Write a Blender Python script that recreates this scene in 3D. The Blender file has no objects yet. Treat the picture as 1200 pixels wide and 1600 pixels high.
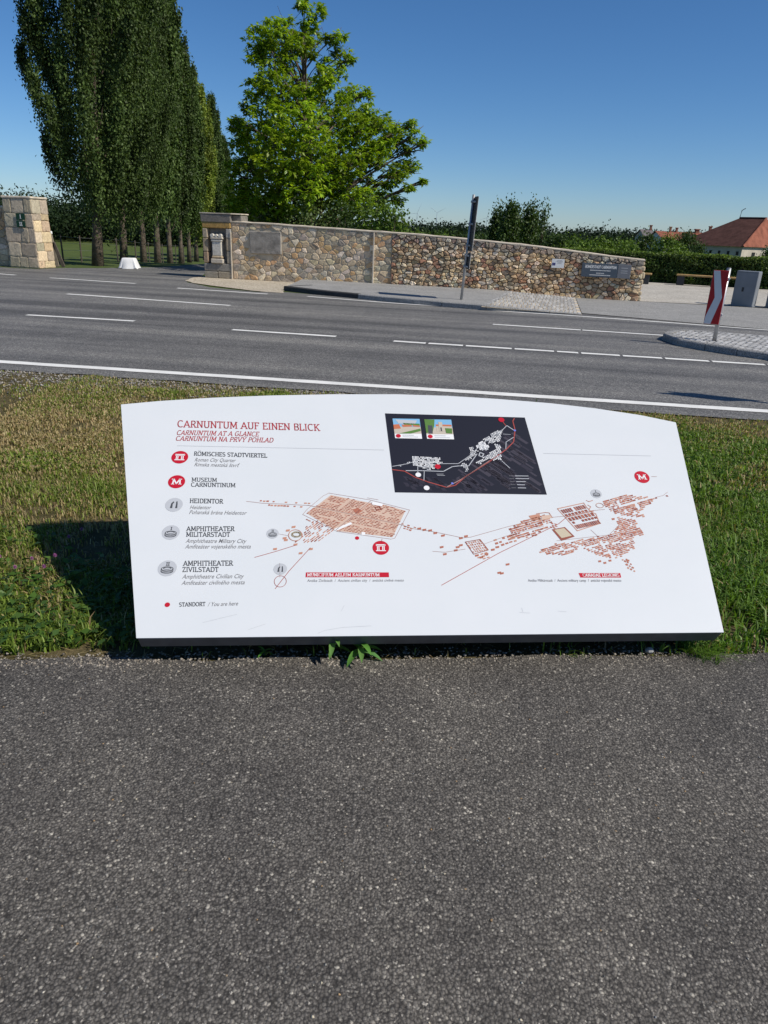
import bpy, math, random
import numpy as np
from mathutils import Vector, Matrix, noise

rng = np.random.default_rng(7)
random.seed(7)
sc = bpy.context.scene
COL = sc.collection

# ------------------------------------------------------------------ camera
FPX, CAMH, YHOR = 1110.0, 1.6, 358.0          # focal length in photo pixels, eye height, horizon row at x = 600
ROLL = math.atan(.04)
PITCH = math.atan((800 - YHOR) * math.cos(ROLL) / FPX)
cam = bpy.data.cameras.new('camera')
cam.sensor_fit = 'VERTICAL'; cam.sensor_height = 36.0
cam.lens = 36.0 * FPX / 1600.0
cam.clip_start = .05; cam.clip_end = 12000
camo = bpy.data.objects.new('camera', cam); COL.objects.link(camo)
camo.matrix_world = Matrix.Translation((0, 0, CAMH)) @ (Matrix.Rotation(math.pi / 2 - PITCH, 4, 'X') @ Matrix.Rotation(ROLL, 4, 'Z'))
sc.camera = camo

# ------------------------------------------------------------------ light
SUN = Vector((.95, -.42, 1.0)).normalized()    # towards the sun: right, a little behind the photographer
w = bpy.data.worlds.new('World'); sc.world = w; w.use_nodes = True
nt = w.node_tree; nt.nodes.clear()
sky = nt.nodes.new('ShaderNodeTexSky'); sky.sky_type = 'NISHITA'; sky.sun_disc = False
sky.sun_elevation = math.asin(SUN.z); sky.sun_rotation = math.atan2(SUN.x, SUN.y)
sky.altitude = 0; sky.air_density = .8; sky.dust_density = .25; sky.ozone_density = 7.5
bg = nt.nodes.new('ShaderNodeBackground'); bg.inputs[1].default_value = .10
wo = nt.nodes.new('ShaderNodeOutputWorld')
hs = nt.nodes.new('ShaderNodeHueSaturation'); hs.inputs['Saturation'].default_value = 1.12
nt.links.new(sky.outputs[0], hs.inputs['Color']); nt.links.new(hs.outputs[0], bg.inputs[0]); nt.links.new(bg.outputs[0], wo.inputs[0])
sl = bpy.data.lights.new('sun', 'SUN'); sl.energy = 4.7; sl.angle = math.radians(.53); sl.color = (1, .94, .84)
so = bpy.data.objects.new('sun', sl); COL.objects.link(so); so.location = (20, -10, 30)
so.rotation_euler = SUN.to_track_quat('Z', 'Y').to_euler()
vs = sc.view_settings; vs.view_transform = 'Standard'; vs.look = 'None'; vs.gamma = 1; vs.exposure = 0.0

# ------------------------------------------------------------------ photo pixel -> place
def ray(px, py):
    x, y = px - 600.0, 800.0 - py
    xr = x * math.cos(ROLL) - y * math.sin(ROLL); yr = x * math.sin(ROLL) + y * math.cos(ROLL)
    return np.array([xr, FPX * math.cos(PITCH) + yr * math.sin(PITCH), yr * math.cos(PITCH) - FPX * math.sin(PITCH)])
EYE = np.array([0, 0, CAMH])
def G(px, py, z=0.0):                            # point on the level z
    r = ray(px, py); return EYE + r * ((z - CAMH) / r[2])
def AT(px, py, Y):                               # point at distance Y ahead
    r = ray(px, py); return EYE + r * (Y / r[1])

# ------------------------------------------------------------------ helpers: objects
def link(o, parent=None):
    COL.objects.link(o)
    if parent is not None: o.parent = parent
    return o
def tag(o, label=None, cat=None, group=None, kind=None):
    if label: o['label'] = label
    if cat: o['category'] = cat
    if group: o['group'] = group
    if kind: o['kind'] = kind
    return o
def empty(name, loc=(0, 0, 0), rz=0):
    o = bpy.data.objects.new(name, None); o.empty_display_size = .1
    o.location = loc; o.rotation_euler = (0, 0, rz); return link(o)
def setcol(me, cols):
    """cols: (nfaces,3) per face"""
    a = me.attributes.new('Col', 'FLOAT_COLOR', 'FACE')
    c = np.ones((len(me.polygons), 4), np.float32); c[:, :3] = cols
    a.data.foreach_set('color', c.ravel())
def mesh(name, V, F, m, parent=None, smooth=False, cols=None, midx=None):
    me = bpy.data.meshes.new(name)
    if isinstance(F, np.ndarray):
        V = np.asarray(V, np.float32); k = F.shape[1]
        me.vertices.add(len(V)); me.vertices.foreach_set('co', V.ravel())
        me.loops.add(F.size); me.loops.foreach_set('vertex_index', F.astype(np.int32).ravel())
        me.polygons.add(len(F)); me.polygons.foreach_set('loop_start', np.arange(0, F.size, k, dtype=np.int32))
        me.update(calc_edges=True)
    else:
        me.from_pydata([tuple(map(float, v)) for v in V], [], F); me.update()
    for mm in (m if isinstance(m, (list, tuple)) else [m]): me.materials.append(mm)
    if midx is not None: me.polygons.foreach_set('material_index', np.asarray(midx, np.int32))
    if smooth: me.polygons.foreach_set('use_smooth', np.ones(len(me.polygons), bool))
    if cols is not None: setcol(me, cols)
    return link(bpy.data.objects.new(name, me), parent)
class MB:
    """collects pieces of one part"""
    def __init__(s): s.v = []; s.f = []; s.c = []; s.m = []
    def add(s, V, F, col=None, mi=0):
        b = len(s.v); s.v += [tuple(map(float, p)) for p in V]
        s.f += [tuple(b + i for i in f) for f in F]; s.c += [col or (.5, .5, .5)] * len(F); s.m += [mi] * len(F)
        return s
    def box(s, c, d, R=None, col=None, mi=0, taper=1.0):
        x, y, z = [k / 2 for k in d]
        V = [(-x, -y, -z), (x, -y, -z), (x, y, -z), (-x, y, -z), (-x * taper, -y * taper, z), (x * taper, -y * taper, z), (x * taper, y * taper, z), (-x * taper, y * taper, z)]
        V = [Vector(p) for p in V]
        if R is not None: V = [R @ p for p in V]
        V = [p + Vector(c) for p in V]
        return s.add(V, [(0, 3, 2, 1), (4, 5, 6, 7), (0, 1, 5, 4), (1, 2, 6, 5), (2, 3, 7, 6), (3, 0, 4, 7)], col, mi)
    def bbox(s, c, d, bev=.01, R=None, col=None, mi=0):
        """box with chamfered edges"""
        x, y, z = [k / 2 for k in d]; b = min(bev, x * .8, y * .8, z * .8)
        V = []; idx = {}
        for sx in (-1, 1):
            for sy in (-1, 1):
                for sz in (-1, 1):
                    for ax in range(3):
                        p = [sx * (x - b), sy * (y - b), sz * (z - b)]; p[ax] = (sx * x, sy * y, sz * z)[ax]
                        idx[(sx, sy, sz, ax)] = len(V); V.append(Vector(p))
        F = []
        def q(*ks): F.append(tuple(idx[k] for k in ks))
        for t in (-1, 1):
            q((t, -1, -1, 0), (t, 1, -1, 0), (t, 1, 1, 0), (t, -1, 1, 0)); q((-1, t, -1, 1), (1, t, -1, 1), (1, t, 1, 1), (-1, t, 1, 1)); q((-1, -1, t, 2), (1, -1, t, 2), (1, 1, t, 2), (-1, 1, t, 2))
        for a in (-1, 1):
            for c2 in (-1, 1):
                q((a, c2, -1, 0), (a, c2, -1, 1), (a, c2, 1, 1), (a, c2, 1, 0))
                q((a, -1, c2, 0), (a, -1, c2, 2), (a, 1, c2, 2), (a, 1, c2, 0))
                q((-1, a, c2, 1), (-1, a, c2, 2), (1, a, c2, 2), (1, a, c2, 1))
        for a in (-1, 1):
            for c2 in (-1, 1):
                for e in (-1, 1): q((a, c2, e, 0), (a, c2, e, 1), (a, c2, e, 2))
        cen = Vector((0, 0, 0)); FF = []
        for f in F:
            n = (V[f[1]] - V[f[0]]).cross(V[f[2]] - V[f[0]]); m_ = sum((V[i] for i in f), Vector()) / len(f)
            FF.append(f if n.dot(m_) > 0 else tuple(reversed(f)))
        if R is not None: V = [R @ p for p in V]
        return s.add([p + Vector(c) for p in V], FF, col, mi)
    def tube(s, pts, rad, n=8, col=None, mi=0, cap=True):
        pts = [Vector(p) for p in pts]; rad = rad if hasattr(rad, '__len__') else [rad] * len(pts)
        V = []; F = []
        for i, p in enumerate(pts):
            t = (pts[min(i + 1, len(pts) - 1)] - pts[max(i - 1, 0)]).normalized()
            a = t.cross(Vector((0, 0, 1)) if abs(t.z) < .95 else Vector((1, 0, 0))).normalized(); b = t.cross(a)
            for k in range(n):
                th = 2 * math.pi * k / n; V.append(p + (a * math.cos(th) + b * math.sin(th)) * rad[i])
        for i in range(len(pts) - 1):
            for k in range(n): F.append((i * n + k, i * n + (k + 1) % n, (i + 1) * n + (k + 1) % n, (i + 1) * n + k))
        if cap: F.append(tuple(range(n - 1, -1, -1))); F.append(tuple((len(pts) - 1) * n + k for k in range(n)))
        return s.add(V, F, col, mi)
    def build(s, name, m, parent=None, smooth=False, usecol=False):
        return mesh(name, s.v, s.f, m, parent, smooth, np.array(s.c) if usecol else None, s.m)

# ------------------------------------------------------------------ helpers: materials
def newmat(name):
    m = bpy.data.materials.new(name); m.use_nodes = True; t = m.node_tree; t.nodes.clear()
    o = t.nodes.new('ShaderNodeOutputMaterial'); return m, t, o
def nd(t, ty, **kw):
    n = t.nodes.new(ty)
    for k, v in kw.items():
        if k.startswith('i_'):
            key = k[2:]; n.inputs[int(key) if key.isdigit() else key].default_value = v
        else: setattr(n, k, v)
    return n
def ramp(t, fac, stops, interp='LINEAR'):
    r = t.nodes.new('ShaderNodeValToRGB'); r.color_ramp.interpolation = interp
    e = r.color_ramp.elements
    while len(e) < len(stops): e.new(.5)
    for el, (p, c) in zip(e, stops):
        el.position = p; el.color = (*c, 1) if len(c) == 3 else c
    t.links.new(fac, r.inputs[0]); return r.outputs[0]
def mix(t, fac, a, b, mode='MIX'):
    n = t.nodes.new('ShaderNodeMix'); n.data_type = 'RGBA'; n.blend_type = mode
    for sck, v in ((n.inputs[0], fac), (n.inputs[6], a), (n.inputs[7], b)):
        if hasattr(v, 'is_output'): t.links.new(v, sck)
        elif isinstance(v, (int, float)): sck.default_value = v
        else: sck.default_value = (*v, 1)
    return n.outputs[2]
def coords(t, obj=True):
    c = t.nodes.new('ShaderNodeTexCoord'); return c.outputs['Object'] if obj else c.outputs['Generated']
def wpos(t): return t.nodes.new('ShaderNodeNewGeometry').outputs['Position']
def noisetex(t, vec, scale, detail=4, rough=.55, out='Fac'):
    n = nd(t, 'ShaderNodeTexNoise'); n.inputs['Scale'].default_value = scale; n.inputs['Detail'].default_value = detail; n.inputs['Roughness'].default_value = rough
    t.links.new(vec, n.inputs['Vector']); return n.outputs[out]
def bump(t, h, strength=.3, dist=.01, normal=None):
    b = nd(t, 'ShaderNodeBump'); b.inputs['Strength'].default_value = strength; b.inputs['Distance'].default_value = dist
    t.links.new(h, b.inputs['Height'])
    if normal is not None: t.links.new(normal, b.inputs['Normal'])
    return b.outputs[0]
def finish(t, o, col, rough=.8, nrm=None, spec=.3, metal=0.0, coat=0):
    p = nd(t, 'ShaderNodeBsdfPrincipled')
    if hasattr(col, 'is_output'): t.links.new(col, p.inputs['Base Color'])
    else: p.inputs['Base Color'].default_value = (*col, 1)
    if hasattr(rough, 'is_output'): t.links.new(rough, p.inputs['Roughness'])
    else: p.inputs['Roughness'].default_value = rough
    p.inputs['Specular IOR Level'].default_value = spec; p.inputs['Metallic'].default_value = metal; p.inputs['Coat Weight'].default_value = coat
    if nrm is not None: t.links.new(nrm, p.inputs['Normal'])
    t.links.new(p.outputs[0], o.inputs[0]); return p
def plain(name, col, rough=.7, spec=.3, var=.15, scale=6, bmp=.1, bscale=60, metal=0.0, dist=.003):
    m, t, o = newmat(name); v = coords(t)
    n = noisetex(t, v, scale, 5)
    lo = tuple(c * (1 - var) for c in col); hi = tuple(min(1, c * (1 + var)) for c in col)
    c = ramp(t, n, [(.3, lo), (.7, hi)])
    b = bump(t, noisetex(t, v, bscale, 3), bmp, dist) if bmp else None
    finish(t, o, c, rough, b, spec, metal); return m
def printmat(name, col, rough=.45):
    m, t, o = newmat(name); finish(t, o, col, rough, None, .25); return m
def attrmat(name, rough=.85, bmp=.5, scale=14, bscale=40, var=.35, dist=.01, spec=.2, dirt=None):
    """colour comes from the piece's own Col attribute, with grain"""
    m, t, o = newmat(name); v = wpos(t)
    a = nd(t, 'ShaderNodeAttribute', attribute_name='Col').outputs['Color']
    n = noisetex(t, v, scale, 6, .65)
    g = ramp(t, n, [(.25, (1 - var,) * 3), (.75, (1 + var * .6,) * 3)])
    c = mix(t, 1.0, a, g, 'MULTIPLY')
    if dirt:
        n2 = noisetex(t, v, dirt[1], 4, .6)
        c = mix(t, ramp(t, n2, [(dirt[2], (0, 0, 0)), (dirt[2] + .15, (1, 1, 1))]), c, dirt[0])
    finish(t, o, c, rough, bump(t, noisetex(t, v, bscale, 5, .7), bmp, dist), spec); return m
def leafmat(name, transl=.35, rough=.5, spec=.35, tint=(1.2, 1.25, .5)):
    m, t, o = newmat(name)
    a = nd(t, 'ShaderNodeAttribute', attribute_name='Col').outputs['Color']
    p = nd(t, 'ShaderNodeBsdfPrincipled'); p.inputs['Roughness'].default_value = rough; p.inputs['Specular IOR Level'].default_value = spec
    t.links.new(a, p.inputs['Base Color'])
    tr = nd(t, 'ShaderNodeBsdfTranslucent'); t.links.new(mix(t, 1.0, a, tint, 'MULTIPLY'), tr.inputs[0])
    ms = nd(t, 'ShaderNodeMixShader'); ms.inputs[0].default_value = transl
    t.links.new(p.outputs[0], ms.inputs[1]); t.links.new(tr.outputs[0], ms.inputs[2]); t.links.new(ms.outputs[0], o.inputs[0])
    return m

# ---- asphalt of the footpath: coarse, stones showing
def path_asphalt():
    m, t, o = newmat('footpath_asphalt'); v = wpos(t)
    wob = noisetex(t, v, 90, 2, .5, 'Color')
    vm = nd(t, 'ShaderNodeVectorMath', operation='MULTIPLY_ADD'); t.links.new(wob, vm.inputs[0]); vm.inputs[1].default_value = (.006,) * 3; t.links.new(v, vm.inputs[2])
    vv = vm.outputs[0]
    def vor(scale, feat='F1'):
        n = nd(t, 'ShaderNodeTexVoronoi', feature=feat); n.inputs['Scale'].default_value = scale; n.inputs['Randomness'].default_value = 1
        t.links.new(vv, n.inputs['Vector']); return n
    a = vor(125); b = vor(70); e = vor(230)
    def sep(n):
        s = nd(t, 'ShaderNodeSeparateColor'); t.links.new(n.outputs['Color'], s.inputs[0]); return s
    sa, sb, se = sep(a), sep(b), sep(e)
    ca = ramp(t, sa.outputs[0], [(0, (.085, .078, .070)), (.4, (.125, .116, .105)), (.7, (.17, .158, .142)), (.9, (.23, .214, .19)), (.975, (.36, .335, .29)), (1, (.52, .49, .42))])
    ce = ramp(t, se.outputs[0], [(0, (.075, .069, .062)), (.55, (.125, .116, .105)), (.92, (.19, .177, .158)), (1, (.42, .395, .35))])
    c = mix(t, ramp(t, sa.outputs[1], [(.45, (0, 0, 0)), (.5, (1, 1, 1))]), ca, ce)
    cb = ramp(t, sb.outputs[0], [(0, (.10, .10, .10)), (.5, (.18, .177, .165)), (.8, (.27, .255, .215)), (.95, (.44, .42, .36)), (1, (.30, .2, .1))])
    inside = ramp(t, b.outputs['Distance'], [(.28, (1, 1, 1)), (.36, (0, 0, 0))])
    pick = ramp(t, sb.outputs[2], [(.87, (0, 0, 0)), (.885, (1, 1, 1))])
    c = mix(t, mix(t, 1.0, inside, pick, 'MULTIPLY'), c, cb)
    gap = ramp(t, a.outputs['Distance'], [(.35, (1, 1, 1)), (.7, (.4, .4, .4))])
    c = mix(t, 1.0, c, gap, 'MULTIPLY')
    big = mix(t, 1.0, ramp(t, noisetex(t, v, 2.6, 6, .7), [(.3, (.74, .73, .73)), (.7, (1.24, 1.22, 1.18))]), ramp(t, noisetex(t, v, .7, 4, .6), [(.35, (.84, .84, .85)), (.65, (1.1, 1.09, 1.06))]), 'MULTIPLY')
    c = mix(t, 1.0, c, big, 'MULTIPLY')
    # dusty edge worn paler is real wear along the verge
    h1 = nd(t, 'ShaderNodeMath', operation='MULTIPLY'); t.links.new(a.outputs['Distance'], h1.inputs[0]); h1.inputs[1].default_value = -1
    h2 = nd(t, 'ShaderNodeMath', operation='ADD'); t.links.new(h1.outputs[0], h2.inputs[0]); t.links.new(sa.outputs[2], h2.inputs[1])
    nrm = bump(t, h2.outputs[0], .65, .004)
    nrm = bump(t, noisetex(t, v, 38, 4, .7), .5, .008, nrm)
    finish(t, o, c, .82, nrm, .35); return m
# ---- road asphalt: finer, paler, with wheel tracks along the lanes
ROAD_DIR = Vector((.990, -.141, 0))
def road_asphalt():
    m, t, o = newmat('road_asphalt'); v = wpos(t)
    mp = nd(t, 'ShaderNodeMapping'); mp.inputs['Rotation'].default_value = (0, 0, -math.atan2(-.165, 1)); t.links.new(v, mp.inputs[0])
    st = nd(t, 'ShaderNodeMapping'); st.inputs['Scale'].default_value = (.05, 1.0, 1); t.links.new(mp.outputs[0], st.inputs[0])
    tracks = ramp(t, noisetex(t, st.outputs[0], 1.5, 3, .55), [(.34, (.60, .60, .61)), (.5, (.97, .97, .97)), (.66, (1.3, 1.29, 1.25))])
    vo = nd(t, 'ShaderNodeTexVoronoi'); vo.inputs['Scale'].default_value = 95; t.links.new(v, vo.inputs['Vector'])
    s = nd(t, 'ShaderNodeSeparateColor'); t.links.new(vo.outputs['Color'], s.inputs[0])
    c = ramp(t, s.outputs[0], [(0, (.074, .072, .07)), (.5, (.126, .123, .119)), (.85, (.2, .195, .186)), (1, (.35, .34, .32))])
    c = mix(t, 1.0, c, tracks, 'MULTIPLY')
    c = mix(t, 1.0, c, ramp(t, noisetex(t, v, .9, 6, .7), [(.3, (.85, .85, .85)), (.7, (1.15, 1.14, 1.12))]), 'MULTIPLY')
    # cracks and sealed joints
    cr = nd(t, 'ShaderNodeTexVoronoi', feature='DISTANCE_TO_EDGE'); cr.inputs['Scale'].default_value = .33
    wv = nd(t, 'ShaderNodeVectorMath', operation='MULTIPLY_ADD'); t.links.new(noisetex(t, v, 1.6, 4, .6, 'Color'), wv.inputs[0]); wv.inputs[1].default_value = (.9,) * 3; t.links.new(v, wv.inputs[2])
    t.links.new(wv.outputs[0], cr.inputs['Vector'])
    crk = ramp(t, cr.outputs['Distance'], [(0, (.6, .6, .6)), (.006, (1, 1, 1))])
    c = mix(t, .5, c, mix(t, 1.0, c, crk, 'MULTIPLY'))
    nrm = bump(t, noisetex(t, v, 150, 3, .7), .5, .004)
    finish(t, o, c, .75, nrm, .35); return m

M = {}
M['path'] = path_asphalt(); M['road'] = road_asphalt()
def ground_mat():
    m, t, o = newmat('ground_grass'); v = wpos(t)
    n1 = noisetex(t, v, .35, 6, .65); n2 = noisetex(t, v, 6, 5, .7); n3 = noisetex(t, v, 60, 3, .7)
    c = ramp(t, n1, [(.3, (.045, .075, .018)), (.55, (.075, .115, .028)), (.75, (.14, .145, .05))])
    c = mix(t, .6, c, ramp(t, n2, [(.3, (.035, .06, .015)), (.7, (.13, .15, .05))]))
    # bare dry soil of the verge close by
    sp = nd(t, 'ShaderNodeSeparateXYZ'); t.links.new(v, sp.inputs[0])
    near = ramp(t, nd_math(t, 'MULTIPLY', sp.outputs[1], .05), [(.42, (1, 1, 1)), (.45, (0, 0, 0))])
    soil = ramp(t, n2, [(.3, (.055, .05, .022)), (.5, (.09, .075, .035)), (.7, (.16, .125, .07))])
    c = mix(t, near, c, soil)
    finish(t, o, c, .95, bump(t, n3, .6, .02), .1); return m
def nd_math(t, op, a, b):
    n = nd(t, 'ShaderNodeMath', operation=op)
    for sck, v in ((n.inputs[0], a), (n.inputs[1], b)):
        if hasattr(v, 'is_output'): t.links.new(v, sck)
        else: sck.default_value = v
    return n.outputs[0]
M['ground'] = ground_mat()
def paint_mat():
    m, t, o = newmat('road_paint'); v = wpos(t)
    n = noisetex(t, v, 28, 5, .75); n2 = noisetex(t, v, 3, 3, .6)
    c = mix(t, ramp(t, n, [(.60, (0, 0, 0)), (.72, (1, 1, 1))]), (.80, .79, .75), (.28, .275, .265))
    c = mix(t, 1.0, c, ramp(t, n2, [(.3, (.85, .85, .85)), (.7, (1.05, 1.05, 1.05))]), 'MULTIPLY')
    finish(t, o, c, .7, bump(t, n, .3, .003), .3); return m
M['paint'] = paint_mat()
def speckle(name, stops, scale=70, bump_s=.6, bump_d=.006, big=(.85, 1.12), rough=.9):
    m, t, o = newmat(name); v = wpos(t)
    vo = nd(t, 'ShaderNodeTexVoronoi'); vo.inputs['Scale'].default_value = scale; t.links.new(v, vo.inputs['Vector'])
    s = nd(t, 'ShaderNodeSeparateColor'); t.links.new(vo.outputs['Color'], s.inputs[0])
    c = ramp(t, s.outputs[0], stops)
    c = mix(t, 1.0, c, ramp(t, noisetex(t, v, 1.2, 6, .7), [(.3, (big[0],) * 3), (.7, (big[1],) * 3)]), 'MULTIPLY')
    finish(t, o, c, rough, bump(t, vo.outputs['Distance'], bump_s, bump_d), .2); return m
M['gravel'] = speckle('apron_gravel', [(0, (.28, .23, .165)), (.5, (.44, .38, .285)), (1, (.62, .56, .46))], 45)
M['pave'] = speckle('pavement_asphalt', [(0, (.19, .188, .18)), (.5, (.275, .27, .26)), (1, (.42, .41, .39))], 80)
M['plaza'] = speckle('plaza_gravel', [(0, (.32, .29, .245)), (.5, (.43, .40, .345)), (1, (.56, .53, .47))], 40)
M['plaza_asphalt'] = speckle('plaza_asphalt', [(0, (.19, .187, .18)), (.5, (.265, .26, .248)), (1, (.42, .41, .385))], 80)
M['kerb'] = speckle('kerb_granite', [(0, (.12, .12, .12)), (.5, (.26, .26, .255)), (1, (.45, .44, .42))], 120)
M['kerb_dark'] = speckle('kerb_tarred', [(0, (.03, .03, .03)), (.5, (.055, .055, .055)), (1, (.1, .1, .1))], 120)
M['stone'] = attrmat('wall_stone', .9, .7, 16, 45, .4, .012, dirt=((.09, .085, .075), 5, .62))
M['sett'] = attrmat('granite_sett', .8, .4, 30, 80, .25, .004)
M['mortar'] = plain('lime_mortar', (.56, .47, .34), .95, .1, .3, 3, .6, 60, dist=.01)
M['mortar_dark'] = plain('earthy_joint', (.20, .145, .095), .95, .1, .45, 5, .8, 40, dist=.02)
M['coping'] = plain('cement_coping', (.55, .48, .38), .9, .15, .25, 4, .5, 40, dist=.008)
M['bark'] = plain('bark', (.13, .105, .08), .95, .1, .45, 5, 1.0, 22, dist=.04)
M['leaf_poplar'] = leafmat('poplar_leaf', .25, .55, .22)
M['leaf_walnut'] = leafmat('walnut_leaf', .42, .42, .45)
M['leaf_bush'] = leafmat('bush_leaf', .3, .5, .3)
M['leaf_far'] = leafmat('far_leaf', .2, .7, .1)
M['grass'] = leafmat('grass_blade', .35, .5, .3)
M['galv'] = plain('galvanised_steel', (.42, .43, .44), .45, .5, .12, 12, .05, 90, metal=.6)
M['dark_metal'] = plain('dark_metal', (.035, .037, .04), .5, .4, .15, 8, .05, 120)
M['wood'] = plain('bench_wood', (.45, .29, .12), .6, .3, .25, 5, .25, 40)

def polysheet(name, pts, z, m, parent=None, jitter=0, sub=0):
    """a ground sheet from an outline; z level or list"""
    P = [Vector((p[0], p[1], z)) for p in pts]
    if jitter:
        Q = []
        for i, p in enumerate(P):
            q = P[(i + 1) % len(P)]; L = (q - p).length; k = max(1, int(L / jitter[0])) if jitter[2](p, q) else 1
            d = (q - p); nrm_ = Vector((-d.y, d.x, 0)).normalized()
            for j in range(k):
                t_ = j / k; Q.append(p + d * t_ + nrm_ * (noise.noise((p + d * t_) * 2.3) * jitter[1] + noise.noise((p + d * t_) * 9) * jitter[1] * .5) * (1 if 0 < j else 0))
        P = Q
    import mathutils
    tri = mathutils.geometry.tessellate_polygon([P])
    F = []
    for a, b, c in tri:
        n = (P[b] - P[a]).cross(P[c] - P[a]); F.append((a, b, c) if n.z > 0 else (a, c, b))
    return mesh(name, P, F, m, parent)

#STRUCTURE
# ================================================================== ground
def sstep(a, b, x):
    t = min(1, max(0, (x - a) / (b - a))); return t * t * (3 - 2 * t)
def TERR(x, y):
    """the ground falls away behind the gate and beyond the hedge, and is level by the road"""
    alley = (0 if y < 27.2 else -1.75 * sstep(26, 64, y) + .85 * sstep(66, 105, y))
    right = -2.6 * sstep(34, 60, y)
    k = sstep(4, 9, x - (y - 24) * .15)
    z = alley * (1 - k) + right * k
    if y > 140: z = z * (1 - sstep(140, 260, y)) + (-3.2) * sstep(140, 260, y)
    return z
xs = np.unique(np.concatenate([np.linspace(-60, 60, 61), np.linspace(-400, 400, 41), np.array([-4500, -2500, -1200, 1200, 2500, 4500])]))
ys = np.unique(np.concatenate([np.linspace(-30, 26, 15), np.linspace(27, 110, 43), np.linspace(115, 400, 30), np.array([-600, -200, 800, 1800, 3500, 6000])]))
V = []; F = []
for j, y in enumerate(ys):
    for i, x in enumerate(xs): V.append((x, y, TERR(x, y) - .012))
nx = len(xs)
for j in range(len(ys) - 1):
    for i in range(nx - 1): F.append((j * nx + i, j * nx + i + 1, (j + 1) * nx + i + 1, (j + 1) * nx + i))
tag(mesh('ground', V, F, M['ground'], smooth=True), kind='structure')

# ---- footpath in the foreground
pa, pb = G(0, 1033), G(1200, 1020)
pd = (pb - pa) / np.linalg.norm(pb - pa)
pl_, pr_ = pa - pd * 7, pb + pd * 7
path = polysheet('footpath', [pl_, (pl_[0], -5), (pr_[0], -5), pr_], .0, M['path'],
                 jitter=(.05, .035, lambda p, q: p.y > 1 and q.y > 1))
tag(path, kind='structure')

# ---- road with the mouth of the gate drive
eL, eR = G(0, 577), G(1200, 657)                     # outer edge of the asphalt, just past the edge line
ed = (eR - eL) / np.linalg.norm(eR - eL)
e0, e1 = eL - ed * 26, eR + ed * 26
fR = G(1200, 516); fd = fR - G(870, 491); fd /= np.linalg.norm(fd)
road_pts = [e0, e1, fR + fd * 24 + np.array([0, 0, 0]), fR + fd * .0 + np.array([.1, .35, 0]), G(909, 490), G(780, 483), G(600, 470), G(443, 456), G(400, 456), G(330, 449), G(292, 441), G(291, 437), G(316, 431),
            AT(334, 412, 29.5), AT(336, 410, 31), AT(312, 411, 30.5), AT(250, 415, 27.4), G(150, 419), G(88, 418.5), G(62, 420.5), G(20, 418.5), G(-60, 414), G(-400, 392)]
tag(polysheet('road', road_pts, .0, M['road'], jitter=(.12, .05, lambda p, q: p.y < 12 and q.y < 12)), kind='structure')
road = bpy.data.objects['road']
def line_between(name, A, B, wd, z=.005, parent=road, rag=True):
    A = np.array(A[:2]); B = np.array(B[:2]); d = (B - A); L = np.linalg.norm(d); d /= L; n = np.array([-d[1], d[0]])
    k = max(2, int(L / .12)); V = []; F = []
    for i in range(k + 1):
        p = A + d * L * i / k; j = [(noise.noise(Vector((p[0] * 3, p[1] * 3, s_ * 5))) * .012 if rag else 0) for s_ in (1, 2)]
        a = p + n * (wd / 2 + j[0]); b = p - n * (wd / 2 + j[1]); V += [(b[0], b[1], z), (a[0], a[1], z)]
    for i in range(k): F.append((2 * i, 2 * i + 2, 2 * i + 3, 2 * i + 1))
    return mesh(name, V, F, M['paint'], parent)
nA, nB = G(0, 565.5), G(1200, 643)
nd_ = (nB - nA) / np.linalg.norm(nB - nA)
line_between('edge_line', nA - nd_ * 24, nB + nd_ * 24, .155)
for a, b, wd in (((42, 492.3), (210, 502), .12), ((363, 515.5), (525, 526), .12), ((105, 459.5), (360, 477.5), .13), ((78, 434.3), (212, 443.2), .13), ((-90, 421), (24, 430), .13), ((277, 450.3), (418, 459.7), .13)):
    line_between('lane_line', G(*a), G(*b), wd)
lA, lB = G(615, 533.3), G(1200, 570.5); ld = (lB - lA)
segs = np.array([0, .1, .205, .34, .455, .52, .63, .74, .86, 1, 1.13, 1.3, 1.5, 1.7, 2.0]) 
for s0, s1 in zip(segs[:-1], segs[1:]): line_between('centre_line', lA + ld * s0, lA + ld * (s1 - .008), .125)
lA, lB = G(770, 507), G(1040, 524.5); line_between('lane_line', lA, lA + (lB - lA) * .52, .12); line_between('lane_line', lA + (lB - lA) * .53, lB, .12)
f_pts = [G(480, 463.3), G(600, 472.8), G(730, 481.6), G(780, 486.2), G(870, 491.8), G(1040, 504), G(1200, 516)]
f_pts.append(f_pts[-1] + fd * 20)
for a, b in zip(f_pts[:-1], f_pts[1:]): line_between('edge_line', a, b, .11)

# ---- gravel apron by the gate pier
tag(polysheet('gravel_apron', [G(289, 438.5), G(300, 434.5), G(322, 431.5), G(364, 433), G(500, 436), G(500, 448), G(443, 449), G(443, 458.5), G(395, 454.5), G(330, 446.5), G(300, 442)], .008, M['gravel'], jitter=(.15, .05, lambda p, q: True)), kind='structure')

# ---- wall line (needed by pavement and wall)
WA = G(364, 433, .06); WB = G(998, 469.5, .03)
WU = Vector(((WB - WA)[0], (WB - WA)[1], 0)); WLEN = WU.length; WU.normalize(); WN = Vector((WU.y, -WU.x, 0))   # WN faces the road
def ONWALL(px, py):
    r = Vector(ray(px, py)); n = WN; t_ = (Vector(WA) - Vector(EYE)).dot(n) / r.dot(n); p = Vector(EYE) + r * t_
    return (p - Vector(WA)).dot(WU), p.z
def WP(s, z, d=0.0): return Vector((WA[0], WA[1], 0)) + WU * s + WN * d + Vector((0, 0, z))

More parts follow.
